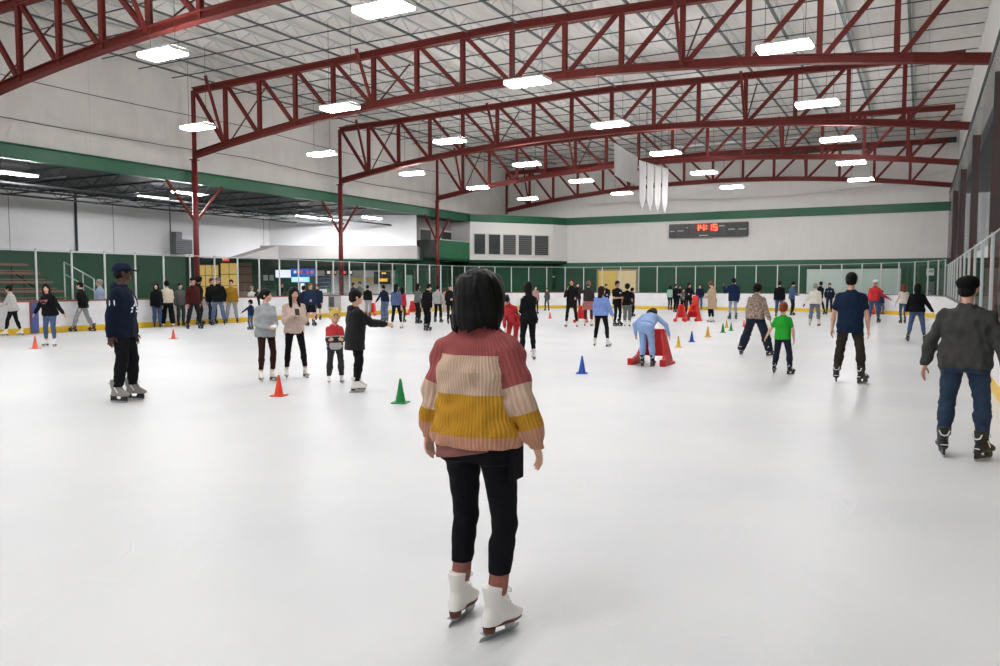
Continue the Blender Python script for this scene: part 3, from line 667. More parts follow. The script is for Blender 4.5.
# scoreboard
q0 = aty(669.5, 224, 53.6); q1 = aty(748, 237, 53.6); X0, X1 = q0[0], q1[0]; sz0, sz1 = 4.80, 5.74
root = thing('scoreboard', 'long dark scoreboard with red digits on the far wall', 'scoreboard', ((X0+X1)/2, 53.6, (sz0+sz1)/2)); h = (X1-X0)/2; hz = (sz1-sz0)/2
MB().lohi((-h, -.12, -hz), (h, .15, hz)).build('case', mat('dark_scoreboard_panel', '#4a4a47', .5, var=.06), root, bevel=.02)
for s in (-.49, .49): MB().lohi((s*h-.02, -.13, -hz), (s*h+.02, -.12, hz)).build('panel_joint', blk, root)
for s0, s1 in ((-.99, -.76), (-.74, -.51), (.51, .74), (.76, .99)): MB().lohi((s0*h, -.128, -hz*.85), (s1*h, -.12, hz*.8)).build('display_panel', mat('darker_display', '#3a3a38', .4), root)
digm = emis('red_led_digit', '#ff3a20', 9.0, '#ff3018'); 
SEG = {'1': 'bc', '4': 'fgbc', '5': 'afgcd'}
def digit(ch, x, z, s):
    b = MB(); w_, hh, t = .17*s, .25*s, .042*s; y0, y1 = -.145, -.125
    S = {'a': (-w_, hh*2-t, w_, hh*2+t), 'g': (-w_, hh-t, w_, hh+t), 'd': (-w_, -t, w_, t), 'f': (-w_-t, hh, -w_+t, hh*2), 'b': (w_-t, hh, w_+t, hh*2), 'e': (-w_-t, 0, -w_+t, hh), 'c': (w_-t, 0, w_+t, hh)}
    for k in SEG[ch]:
        a = S[k]; b.lohi((x+a[0], y0, z+a[1]), (x+a[2], y1, z+a[3]))
    return b
MB().lohi((-.95, -.126, -.08), (.75, -.12, .42)).build('clock_window', mat('dark_red_window', '#5a1714', .3), root)
for ch, x in (('1', -.72), ('4', -.36), ('1', .16), ('5', .52)): digit(ch, x, -.02, .72).build('digit', digm, root)
b = MB(); b.lohi((-.10, -.145, .06), (-.04, -.125, .12)); b.lohi((-.10, -.145, .24), (-.04, -.125, .30)); b.build('colon', digm, root)
pale = mat('pale_caption', '#b9b9b4', .5)
for x, z, ww in ((-2.4, -.03, .34), (-1.85, -.01, .42), (-.25, -.36, .6), (.95, .24, .36), (1.6, .0, .45), (2.3, -.01, .5), (-1.38, .2, .14)): MB().lohi((x-ww/2, -.134, z-.03), (x+ww/2, -.128, z+.03)).build('caption', pale, root)
# ---- banners
ban = mat('white_banner_cloth', '#cfcecc', .8, var=.03, scale=1.5)
def hang(name, label, p0, p1, ztop, zbot, point=False, group=None, pole=True, n=12, m=16):
    p0 = np.array(p0); p1 = np.array(p1); c = (p0+p1)/2; root = thing(name, label, 'banner', (c[0], c[1], ztop), 0, group)
    d = p1-p0; nrm = np.array([d[1], -d[0]])/np.linalg.norm(d); V = []
    for side in (0, 1):
        for j in range(m+1):
            t = j/m
            for i in range(n+1):
                u = i/n; wv = .03*math.sin(u*9+t*2)*(.3+t)
                wd = 1.0
                if point and t > .78: wd = 1-(t-.78)/.22*.72
                q = p0+d*(.5+(u-.5)*wd)-c+nrm*(wv+side*.012)
                V.append((q[0], q[1], -(ztop-zbot)*t))
    st = (n+1)*(m+1); F = []
    for j in range(m):
        for i in range(n):
            a = j*(n+1)+i; F.append((a, a+1, a+n+2, a+n+1)); F.append((st+a, st+a+n+1, st+a+n+2, st+a+1))
    rim = list(range(n+1))+[j*(n+1)+n for j in range(1, m+1)]+[m*(n+1)+i for i in range(n-1, -1, -1)]+[j*(n+1) for j in range(m-1, 0, -1)]
    F += [(b_, a_, a_+st, b_+st) for a_, b_ in zip(rim, rim[1:]+rim[:1])]
    link('cloth', make_mesh('cloth', V, F, True), ban, root)
    b = MB(); b.tube((p0[0]-c[0], p0[1]-c[1], .01), (p1[0]-c[0], p1[1]-c[1], .01), .018); b.build('hanging_rod', darkm, root)
    b = MB()
    for q in (p0, p1): b.tube((q[0]-c[0], q[1]-c[1], .0), (q[0]-c[0], q[1]-c[1], 10.3-ztop), .008, 6)
    b.build('suspension_wire', darkm, root)
a = atz(614, 142.5, 8.6); c = atz(637.5, 157, 8.6)
hang('hanging_banner', 'large plain white banner hanging from the roof left of the pennants', a[:2], c[:2], 8.6, 7.0)
a = atz(638.5, 160, 7.75); c = atz(668.5, 168.5, 7.75)
for k in range(4):
    u0 = k/4+.012; u1 = (k+1)/4-.012
    hang('pennant', f'long white pointed pennant hanging under the roof, {ordn(k)} of four from the left', a[:2]+(c-a)[:2]*u0, a[:2]+(c-a)[:2]*u1, 7.75, 5.35, True, 'hanging white pennants', n=5)
# ---- lamps
lampw = emis('lit_fluorescent_diffuser', '#fcfbfd', 40.0, '#ffffff'); wallfill = emis('added_wall_fill', '#fcfbfd', 130.0, '#ffffff'); rooffill = emis('added_roof_fill', '#fcfbfd', 28.0, '#ffffff'); housing = mat('white_lamp_housing', '#d8d8d6', .4)  # side and top glow are added fill for walls and roof
LX = {-23.3: 'first', -16.7: 'second', -9.95: 'third', -3.05: 'last'}; LY = [13.4, 20.1, 26.8, 33.7, 40.5, 47.2]
def build_lamp():
    root = empty('ceiling_light')
    MB().box((0, 0, .06), (1.34, .62, .09)).build('housing', housing, root, bevel=.02)
    MB().box((0, 0, -.012), (1.24, .52, .055)).build('diffuser', lampw, root)
    b = MB()
    for sg in (-1, 1): b.box((0, sg*.285, -.0), (1.26, .05, .085)); b.box((sg*.64, 0, -.0), (.05, .52, .085))
    b.build('side_fill', wallfill, root)  # glowing strips added to throw light sideways onto the walls
    for s in (-1, 1):
        MB().tube((s*.5, 0, .1), (s*.5, 0, 3.0), .008, 6).build('suspension_cable', darkm, root)
        MB().box((s*.38, 0, .108), (.5, .44, .012)).build('roof_fill', rooffill, root)  # upward-glowing panel added to brighten the roof
        MB().box((s*.655, 0, .03), (.04, .58, .08)).build('end_cap', housing, root)
    return root
lamp = build_lamp(); used = False
for yi, y in enumerate([-6.8, 0.0, 6.7]+LY):
    for x in LX:
        if x < -20 and y == 13.4: continue
        o = lamp if not used else copy_tree(lamp); used = True; o.location = (x, y, 7.3); o.rotation_euler = (0, 0, -.03); o.scale = (.93, .93, .93)
        if yi < 3: lb_ = 'bright hanging ceiling light over the ice behind the viewer'
        else: lb_ = f'bright hanging ceiling light in the {LX[x]} column from the left, {ordn(yi-3)} row from the viewer'
        tag(o, lb_, 'ceiling light', 'hanging lights over the ice')
lampw2 = emis('lit_strip_diffuser', '#fbfbff', 165.0, '#ffffff')
SL = [((15, 174), 'bright strip light under the low ceiling at the left edge'), ((152, 198), 'bright strip light under the low ceiling left of the first red column'), ((188, 193.5), 'bright strip light under the low ceiling touching the first red column'),
      ((307, 216.5), 'strip light under the low ceiling left of the second red column'), ((331, 219), 'small strip light under the low ceiling hidden behind the second red column'), ((372, 218), 'strip light under the low ceiling right of the second red column')]
for (px, py), tx in SL:
    q = atz(px, py, 5.5); q = q if q[0] < -28.6 else atx(px, py, -28.9)
    root = thing('strip_light', tx, 'ceiling light', (q[0], q[1], min(q[2], 5.8)), 0, 'strip lights over the seating area')
    MB().box((0, 0, .05), (.34, 1.6, .06)).build('housing', housing, root, bevel=.01)
    MB().box((0, 0, 0), (.26, 1.5, .05)).build('tube_cover', lampw2, root)
    b = MB(); b.tube((0, -.5, .06), (0, -.5, 5.99-min(q[2], 5.8)), .008, 6); b.tube((0, .5, .06), (0, .5, 5.99-min(q[2], 5.8)), .008, 6); b.build('suspension_cable', darkm, root)
# ---- pads and plates on the left boards, corner pipes, slack cable
q0 = atx(30, 303, XL-.0); q1 = atx(38.5, 333, XL)
root = thing('board_pad', 'dark blue gate pad on the left boards', 'pad', (XL, (q0[1]+q1[1])/2, .03)); h = (q1[1]-q0[1])/2
MB().lohi((0, -h, 0), (.06, h, 1.0)).build('pad', mat('blue_vinyl_pad', '#47548a', .5, var=.08), root, bevel=.015)
MB().lohi((-.0, -h-.03, 0), (.03, -h, 1.02)).build('edge_strip', capm, root)
q0 = atx(328, 297.3, XL); q1 = atx(341, 306, XL)
root = thing('board_sign', 'grey and dark square sign on the left boards behind the toddler', 'sign', (XL, (q0[1]+q1[1])/2, (q0[2]+q1[2])/2)); h = (q1[1]-q0[1])/2
MB().lohi((0, -h, -.3), (.012, h, .3)).build('plate', mat('grey_plate', '#a5a6a4', .5), root)
MB().lohi((.012, -h+.05, -.25), (.02, -h*.1, .25)).build('dark_square', mat('dark_print', '#4a4c4c', .5), root)
for px, tx in ((487.5, 'dark vertical duct in the upper far left corner behind the trusses'), (500, 'thinner dark pipe right of the dark duct in the upper far corner')):
    q = aty(px, 190, 53.4); b = MB(); b.tube((0, 0, 6.5), (0, 0, 9.4), .14 if px < 490 else .08, 10)
    if px < 490: b.box((-.45, 0, 9.2), (1.6, .5, .4))
    o = b.build('corner_duct', darkm); o.location = (q[0], 53.3, 0); tag(o, tx, 'duct')
cab = MB(); pa = np.array(aty(948, 171, 53.0)); pb = np.array(aty(590, 205, 53.0)); pts = []
for k in range(25):
    t = k/24; q = pa+(pb-pa)*t; q[2] -= 1.15*math.sin(PI*min(1, t*1.0))*(1-t)*.9; pts.append(q)
cab.path(pts, .02); tag(cab.build('slack_cable', mat('white_cable', '#d0cdca', .6), smooth=True), 'thin white cable sagging across the far wall below the last truss', 'cable')
cab = MB(); A0 = (-28.1, 24, 7.4)
for k, (y0, z0, y1, z1) in enumerate(((8, 7.55, 46, 7.55), (8, 9.0, 46, 9.0))):
    pts = [(-28.12, y0+(y1-y0)*i/16, z0-.18*math.sin(PI*((i*2) % 16)/16)) for i in range(17)]
    c2 = MB(); c2.path(pts, .014); tag(c2.build('wall_wire', darkm), ['lower dark wire strung along the white insulated left wall', 'upper dark wire strung along the white insulated left wall'][k], 'wire')
# ------------------------------------------------------------------ implicit surfaces -> meshes
class Fld:
    def __init__(s, lo, hi, h):
        s.h = h; s.lo = np.array(lo, float)-2.5*h; n = np.ceil((np.array(hi, float)+2.5*h-s.lo)/h).astype(int)+1
        s.n = n; s.F = np.full(n, 9.0, np.float32)
    def win(s, lo, hi):
        i0 = np.clip(np.floor((np.array(lo)-s.lo)/s.h).astype(int), 0, s.n-1); i1 = np.clip(np.ceil((np.array(hi)-s.lo)/s.h).astype(int)+1, 1, s.n)
        sl = tuple(slice(a, max(b, a+1)) for a, b in zip(i0, i1))
        ax = [(s.lo[k]+s.h*np.arange(sl[k].start, sl[k].stop)).astype(np.float32) for k in range(3)]
        return sl, ax[0][:, None, None], ax[1][None, :, None], ax[2][None, None, :]
    def put(s, sl, d, k):
        f = s.F[sl]
        if k <= 0: s.F[sl] = np.minimum(f, d); return
        h = np.clip(.5+.5*(f-d)/k, 0, 1); s.F[sl] = f+(d-f)*h-k*h*(1-h)
    def take(s, sl, d, k):
        f = s.F[sl]; d = -d; h = np.clip(.5-.5*(f-d)/max(k, 1e-5), 0, 1); s.F[sl] = f+(d-f)*h+k*h*(1-h)
    def cap(s, a, b, ra, rb, k=.02, sub=False):
        a = np.array(a, float); b = np.array(b, float); R = max(ra, rb)+k+3*s.h
        sl, X, Y, Z = s.win(np.minimum(a, b)-R, np.maximum(a, b)+R); ab = b-a; L2 = max(ab@ab, 1e-9)
        t = np.clip(((X-a[0])*ab[0]+(Y-a[1])*ab[1]+(Z-a[2])*ab[2])/L2, 0, 1)
        d = np.sqrt((X-a[0]-t*ab[0])**2+(Y-a[1]-t*ab[1])**2+(Z-a[2]-t*ab[2])**2)-(ra+(rb-ra)*t)
        (s.take if sub else s.put)(sl, d.astype(np.float32), k)
    def ell(s, c, r, k=.02, R=None, sub=False):
        c = np.array(c, float); r = np.array(r, float); m = r.max()+k+3*s.h
        sl, X, Y, Z = s.win(c-m, c+m); x, y, z = X-c[0], Y-c[1], Z-c[2]
        if R is not None: x, y, z = (x*R[0, 0]+y*R[1, 0]+z*R[2, 0], x*R[0, 1]+y*R[1, 1]+z*R[2, 1], x*R[0, 2]+y*R[1, 2]+z*R[2, 2])
        k0 = np.sqrt((x/r[0])**2+(y/r[1])**2+(z/r[2])**2); k1 = np.sqrt((x/r[0]**2)**2+(y/r[1]**2)**2+(z/r[2]**2)**2)
        d = k0*(k0-1)/np.maximum(k1, 1e-6)
        (s.take if sub else s.put)(sl, d.astype(np.float32), k)
    def loft(s, o, R, st, k=.02, p=2.3, cap=.0):
        """st: rows (z, half width, half depth, y offset) in the frame R at o"""
        st = np.array(st, float); o = np.array(o, float); m = st[:, 1:3].max()+k+3*s.h+np.abs(st[:, 3]).max()
        pts = [o+R@np.array([sx*m, sy*m, z]) for sx in (-1, 1) for sy in (-1, 1) for z in (st[0, 0]-k-3*s.h, st[-1, 0]+k+3*s.h)]
        sl, X, Y, Z = s.win(np.min(pts, 0), np.max(pts, 0)); x, y, z = X-o[0], Y-o[1], Z-o[2]
        x, y, z = (x*R[0, 0]+y*R[1, 0]+z*R[2, 0], x*R[0, 1]+y*R[1, 1]+z*R[2, 1], x*R[0, 2]+y*R[1, 2]+z*R[2, 2])
        a = np.interp(z, st[:, 0], st[:, 1]); b = np.interp(z, st[:, 0], st[:, 2]); yo = np.interp(z, st[:, 0], st[:, 3])
        d = ((np.abs(x/a)**p+np.abs((y-yo)/b)**p)**(1/p)-1)*np.minimum(a, b)
        d = np.maximum(d, np.maximum(st[0, 0]-z, z-st[-1, 0])-cap); s.put(sl, d.astype(np.float32), k)
    def cut(s, n, c):
        """keep the half space n.p < c"""
        ax = [(s.lo[k]+s.h*np.arange(s.n[k])).astype(np.float32) for k in range(3)]
        s.F = np.maximum(s.F, ax[0][:, None, None]*n[0]+ax[1][None, :, None]*n[1]+ax[2][None, None, :]*n[2]-c).astype(np.float32)
    def noise(s, amp, wl, seed=0, stretch=(1, 1, 1), n=4):
        i = np.argwhere(np.abs(s.F) < amp*2+2.5*s.h)
        if not len(i): return
        p = (s.lo+s.h*i)*np.array(stretch); rg = np.random.default_rng(seed); v = np.zeros(len(i))
        for q in range(n):
            k = rg.normal(size=3); k /= np.linalg.norm(k); w_ = wl*(.6+.8*rg.random()); ph = rg.random(2)*6.28
            k2 = rg.normal(size=3); k2 /= np.linalg.norm(k2)
            v += np.sin(p@k*6.283/w_+ph[0]+1.3*np.sin(p@k2*6.283/(wl*1.7)+ph[1]))
        s.F[tuple(i.T)] += (amp*v/n).astype(np.float32)
    def mesh(s, name):
        V, F = nets(s.F, s.lo, s.h); return make_quads(name, V, F)
def nets(F, lo, h):
    S = F < 0; nx, ny, nz = F.shape
    c8 = [(i, j, k) for i in (0, 1) for j in (0, 1) for k in (0, 1)]
    cnt = sum(S[i:nx-1+i, j:ny-1+j, k:nz-1+k].astype(np.int8) for i, j, k in c8)
    act = (cnt > 0) & (cnt < 8); idx = np.argwhere(act); vid = np.full(act.shape, -1, np.int32); vid[tuple(idx.T)] = np.arange(len(idx))
    vals = np.stack([F[idx[:, 0]+i, idx[:, 1]+j, idx[:, 2]+k] for i, j, k in c8], 1); P = np.zeros((len(idx), 3)); C = np.zeros(len(idx))
    for a in range(8):
        for b in range(a+1, 8):
            if sum(x != y for x, y in zip(c8[a], c8[b])) != 1: continue
            va, vb = vals[:, a], vals[:, b]; m = (va < 0) != (vb < 0); t = np.where(m, va/np.where(m, va-vb, 1), 0)
            pa, pb = np.array(c8[a], float), np.array(c8[b], float); P += m[:, None]*(pa+(pb-pa)*t[:, None]); C += m
    V = lo+h*(idx+P/np.maximum(C, 1)[:, None]); Q = []
    for ax in range(3):
        u, v = [(1, 2), (2, 0), (0, 1)][ax]
        A = np.moveaxis(S, ax, 0); d = A[:-1] != A[1:]; d = np.moveaxis(d, 0, ax)
        e = np.argwhere(d); e = e[(e[:, u] > 0) & (e[:, v] > 0)]
        e = e[(e[:, u] < act.shape[u]) & (e[:, v] < act.shape[v])]
        du = np.zeros(3, int); du[u] = 1; dv = np.zeros(3, int); dv[v] = 1
        q = np.stack([vid[tuple((e-du-dv).T)], vid[tuple((e-dv).T)], vid[tuple(e.T)], vid[tuple((e-du).T)]], 1)
        fl_ = ~S[tuple(e.T)]; q[fl_] = q[fl_][:, ::-1]; Q.append(q)
    Q = np.concatenate(Q); Q = Q[(Q >= 0).all(1)]
    return V, Q
def rotm(ax, deg):
    a = math.radians(deg); c, s = math.cos(a), math.sin(a)
    return np.array({'x': [[1, 0, 0], [0, c, -s], [0, s, c]], 'y': [[c, 0, s], [0, 1, 0], [-s, 0, c]], 'z': [[c, -s, 0], [s, c, 0], [0, 0, 1]]}[ax])
def nrm(v): v = np.array(v, float); return v/np.linalg.norm(v)
I3 = np.eye(3)

# ------------------------------------------------------------------ materials for people
_CM = {}
def tone_down(h):
    c = [int(h[i:i+2], 16) for i in (1, 3, 5)]; g_ = sum(c)/3; k = .86 if g_ < 75 else 1.0; c = [max(0, min(255, round((g_+(v-g_)*.92)*k))) for v in c]
    return '#%02x%02x%02x' % tuple(c)
def cloth(name, hexc, kind='knit'):
    hexc = tone_down(hexc)
    if kind == 'denim':
        c = [int(hexc[i:i+2], 16) for i in (1, 3, 5)]; g_ = sum(c)/3; hexc = '#%02x%02x%02x' % tuple(round((g_+(v-g_)*.68)*.88) for v in c)
    key = (hexc, kind)
    if key in _CM: return _CM[key]
    if kind == 'denim': m = mat(name, hexc, .8, var=.18, scale=9, bump=.25, bscale=90, spec=.2)
    elif kind == 'knit': m = mat(name, hexc, .9, var=.10, scale=14, bump=.35, bscale=110, spec=.15)
    elif kind == 'shiny': m = mat(name, hexc, .6, var=.10, scale=8, bump=.25, bscale=30, spec=.2)
    elif kind == 'leopard':
        m = mat(name, hexc, .9, var=.62, scale=24, bump=.3, bscale=60, spec=.15)
    elif kind == 'plaid': m = mat(name, hexc, .9, var=.35, scale=24, spec=.15)
    else: m = mat(name, hexc, .85, var=.08, scale=10, bump=.15, bscale=50, spec=.10)
    _CM[key] = m; return m
SKIN = {'light': '#d3a48d', 'tan': '#b98a6e', 'mid': '#a5755a', 'dark': '#4a3026', 'brown': '#7d5642'}
def skin(t): return mat('skin_'+t, SKIN[t], .5, var=.06, scale=18, spec=.35)
HAIRC = {'black': '#0b0a09', 'darkbrown': '#21160f', 'brown': '#4a3122', 'red': '#7a3a22', 'auburn': '#6b3423', 'grey': '#8c8882', 'lightbrown': '#6e4d33'}
def hairm(c): return mat('hair_'+c, HAIRC[c], .55, var=.35, scale=30, bump=.35, bscale=45, spec=.16, stretch=(1, 1, .12))
whiteleather = mat('white_skate_leather', '#e3e0da', .45, var=.04, scale=8, bump=.08, bscale=60)
brownheel = mat('brown_heel', '#5a3024', .45, var=.10); steelm = mat('blade_steel', '#a9adae', .28, .85, var=.05)
lacem = mat('cream_lace', '#cfc8bb', .8); blkboot = mat('black_skate_boot', '#17181a', .45, var=.15, scale=9); greyboot = mat('grey_skate_boot', '#85807a', .5, var=.1)
whitepl = mat('white_plastic', '#dadad8', .35); eyew = mat('eye_white', '#ded8d0', .3); eyed = mat('eye_dark', '#20140e', .25); lipm = mat('lip_pink', '#96564c', .5)

# ------------------------------------------------------------------ skates (one of each kind, shared by copies)
def skate_proto(kind, hi):
    h = .0055 if hi else .011
    P = {}
    F = Fld((-.07, -.12, .03), (.07, .2, .34), h)
    if kind == 'figure':
        F.loft((0, 0, 0), I3, [(.075, .036, .06, -.03), (.12, .037, .055, -.02), (.17, .038, .052, -.01), (.22, .043, .055, -.016), (.275, .050, .06, -.022)], k=.02)
        F.cap((0, -.03, .108), (0, .13, .094), .034, .026, .03); F.ell((0, .105, .096), (.042, .078, .03), .02); F.cap((0, .0, .185), (0, .105, .115), .036, .028, .03)
        F.cut((0, 0, -1), -.074); F.cut((0, .15, 1), .268)
    else:
        F.loft((0, 0, 0), I3, [(.085, .040, .066, -.03), (.13, .042, .062, -.02), (.18, .043, .056, -.01), (.24, .050, .062, -.016), (.29, .054, .064, -.03)], k=.02)
        F.cap((0, -.035, .118), (0, .125, .106), .038, .032, .03); F.ell((0, .11, .108), (.047, .082, .036), .02); F.cap((0, .0, .19), (0, .10, .125), .04, .034, .03)
        F.cut((0, 0, -1), -.084); F.cut((0, .55, 1), .262); F.cap((0, -.066, .20), (0, -.072, .262), .03, .022, .03)
    P['boot'] = F.mesh('skate_boot')
    b = MB()
    if kind == 'figure':
        s = MB(); oval = [(.043*math.cos(a)*(1.0 if math.sin(a) > 0 else .8), .05+.128*math.sin(a)) for a in np.linspace(0, 2*PI, 24, endpoint=False)]
        s.prism([(x, y, 0) for x, y in oval], (0, 0, .064), (0, 0, .077))
        hl = [(.034*math.cos(a), -.045+.036*math.sin(a)) for a in np.linspace(0, 2*PI, 16, endpoint=False)]
        v = [(x*.85, y*.9-.004, .036) for x, y in hl]+[(x, y, .066) for x, y in hl]; n = 16
        s.add(v, [tuple(range(n))[::-1], tuple(range(n, 2*n))]+[(i, (i+1) % n, n+(i+1) % n, n+i) for i in range(n)])
        P['sole'] = s
        prof = [(-.115, .004), (-.11, 0), (.10, 0), (.135, .004), (.158, .014), (.165, .03), (.15, .032), (.12, .024), (-.10, .022)]
        b.prism([(0, y, z) for y, z in prof], (-.002, 0, 0), (.002, 0, 0))
        for y0, y1, zt_ in ((-.075, -.03, .038), (.07, .125, .066)):
            b.prism([(0, y0, .02), (0, y1, .02), (0, y1+.012, zt_), (0, y0-.012, zt_)], (-.007, 0, 0), (.007, 0, 0))
            b.box((0, (y0+y1)/2, zt_-.003), (.05, .07, .005))
    else:
        s = MB()
        s.prism([(0, -.105, .024), (0, .15, .024), (0, .16, .05), (0, .145, .088), (0, .075, .088), (0, .05, .045), (0, -.01, .045), (0, -.035, .088), (0, -.10, .088)], (-.012, 0, 0), (.012, 0, 0))
        s.box((0, .11, .087), (.06, .09, .008)); s.box((0, -.07, .087), (.05, .07, .008)); P['holder'] = s
        prof = [(-.118, .022), (-.108, .005), (-.07, 0), (.12, 0), (.155, .008), (.168, .026)]
        b.prism([(0, y, z) for y, z in prof], (-.002, 0, 0), (.002, 0, 0))
    P['blade'] = b
    lc = MB()
    for k in range(6):
        t = k/5; z = .232-.105*t; y = .036+.062*t+.016*math.sin(t*3); w_ = .02
        z2 = z-.018; y2 = y+.012
        lc.tube((-w_, y, z), (w_, y2, z2), .0026, 5); lc.tube((w_, y, z), (-w_, y2, z2), .0026, 5)
    for sg in (-1, 1):
        pts = [(0, .045, .235), (sg*.02, .066, .252), (sg*.034, .076, .242), (sg*.03, .08, .222), (sg*.012, .062, .226), (0, .045, .235)]
        lc.path(pts, .0024, 5); lc.path([(0, .045, .235), (sg*.012, .07, .21), (sg*.018, .078, .185)], .0024, 5)
    P['laces'] = lc
    ac = MB()
    if kind != 'figure':
        for sg in (-1, 1):
            ac.bar((sg*.047, -.085, .262), (sg*.03, -.087, .222), .010, .012); ac.bar((sg*.03, -.087, .222), (0, -.095, .212), .010, .012)
            ac.bar((sg*.052, .0, .2), (sg*.05, .05, .13), .004, .014)
        ac.bar((-.036, -.096, .122), (.036, -.096, .122), .008, .008)
    P['accent'] = ac
    return P
_SK = {}
def skate_meshes(kind, hi, bootm, accm):
    key = (kind, hi, bootm.name, accm.name)
    if key in _SK: return _SK[key]
    pk = ('P', kind, hi)
    if pk not in _SK: _SK[pk] = skate_proto(kind, hi)
    P = _SK[pk]; out = []
    me = P['boot'].copy(); me.materials.append(bootm); out.append(('skate', me))
    def mk(nm, mb, m, sm=False):
        if mb.v:
            me = make_mesh(nm, mb.v, mb.f, sm); me.materials.append(m); out.append((nm, me))
    if kind == 'figure': mk('sole', P['sole'], brownheel)
    else: mk('blade_holder', P['holder'], blkboot if bootm is not whiteleather else whitepl)
    mk('blade', P['blade'], steelm)
    if hi: mk('laces', P['laces'], lacem if kind == 'figure' else mat('dark_lace', '#3a3a3a', .8))
    if kind != 'figure': mk('accent', P['accent'], accm)
    _SK[key] = out; return out
def put_skate(kind, hi, root, loc, yaw, sc, bootm, accm, tilt=0, roll=0):
    ms = skate_meshes(kind, hi, bootm, accm); par = None
    for nm, me in ms:
        o = link(nm, me, None, par or root)
        if par is None: par = o; o.location = loc; o.rotation_euler = (math.radians(tilt), math.radians(roll), yaw); o.scale = (sc,)*3
    return par

# ------------------------------------------------------------------ the figure
TORSO = {'m': [(-.10, .150, .10, -.01), (-.03, .168, .115, -.012), (.05, .162, .112, -.005), (.12, .152, .105, 0), (.22, .152, .105, .002), (.32, .166, .115, 0), (.40, .172, .112, -.004), (.44, .158, .098, -.008), (.48, .118, .080, -.012), (.515, .070, .062, -.012), (.55, .056, .058, -.006)],
         'f': [(-.10, .155, .10, -.012), (-.03, .172, .118, -.016), (.05, .158, .108, -.008), (.12, .138, .094, 0), (.18, .130, .09, .002), (.27, .140, .100, .006), (.34, .150, .114, .010), (.40, .152, .104, .0), (.44, .140, .09, -.008), (.48, .104, .074, -.012), (.515, .062, .056, -.012), (.55, .05, .052, -.006)]}
ARM = {'hang': ((.16, -.04, -1), (.06, .18, -1)), 'out': ((.55, -.03, -1), (.35, .2, -1)), 'wide': ((.9, .05, -1), (.8, .2, -.8)), 'clasp': ((.12, .16, -1), (-.62, .85, .02)),
       'phone': ((.14, .12, -1), (-.55, .65, .55)), 'fwd': ((.12, .75, -.65), (.0, 1, -.05)), 'cross': ((.12, .25, -1), (-.95, .45, .05)), 'pocket': ((.32, -.22, -1), (-.12, .35, -1)),
       'back': ((.2, -.35, -1), (-.1, -.25, -1)), 'bend': ((.15, .0, -1), (-.1, .9, -.15)), 'side': ((1, .15, -.45), (.9, .3, -.45)), 'low': ((.3, .25, -1), (.1, .55, -.8)), 'down_fwd': ((.1, .5, -1), (.0, .7, -1)),
       'face': ((.2, .45, -.8), (-.35, .35, 1))}
PEOPLE = []
def on_ice(q, m=.30):
    """slide a spot towards the viewer until it stands inside the boards"""
    for t in np.linspace(1, .75, 120):
        x, y = q[0]*t, q[1]*t
        ok = XL+m < x < XR-m and y < YF-m
        if ok and y > YF-RC:
            for cx in (XL+RC, XR-RC):
                if (cx < -12 and x < cx) or (cx > -12 and x > cx): ok = math.hypot(x-cx, y-(YF-RC)) < RC-m
        if ok: break
    return np.array([x, y, 0.0])
def hand(F, W, d, n, s, sc, curl, infl=0.0, k=.008, fmin=0.0):
    """palm, four unequal fingers bent towards the palm, and a thumb leaving the side near the wrist"""
    F.ell(W+d*.048*sc, (.041*sc+infl, .0155*sc+infl, .054*sc+infl), .012, np.stack([s, n, d], 1))
    for i, (L, rad) in enumerate(((.068, .0088), (.078, .009), (.072, .0086), (.056, .0078))):
        off = (.031-.0205*i)*sc; r = max(rad*sc, fmin)+infl
        b = W+d*(.088-.004*abs(i-1))*sc+s*off; c1 = curl*(.55+.12*i); a1 = c1; a2 = c1*2.0; a3 = c1*2.7
        sp = s*(.05*(1.5-i))
        d1 = nrm(d*math.cos(a1)+n*math.sin(a1)+sp); d2 = nrm(d*math.cos(a2)+n*math.sin(a2)+sp*.5); d3 = nrm(d*math.cos(a3)+n*math.sin(a3))
        p1 = b+d1*L*.46*sc; p2 = p1+d2*L*.32*sc; p3 = p2+d3*L*.24*sc
        F.cap(b, p1, r*1.05, r, k); F.cap(p1, p2, r, r*.92, .004); F.cap(p2, p3, r*.92, r*.8, .004)
    t0 = W+d*.028*sc+s*.03*sc; r = max(.0105*sc, fmin)+infl
    t1 = t0+nrm(d*.62+s*.72+n*.3)*.042*sc; t2 = t1+nrm(d*.9+s*.25+n*.38)*.036*sc
    F.cap(W+d*.015*sc+s*.012*sc, t0, r*1.4, r*1.25, .012); F.cap(t0, t1, r*1.2, r, .008); F.cap(t1, t2, r, r*.82, .004)
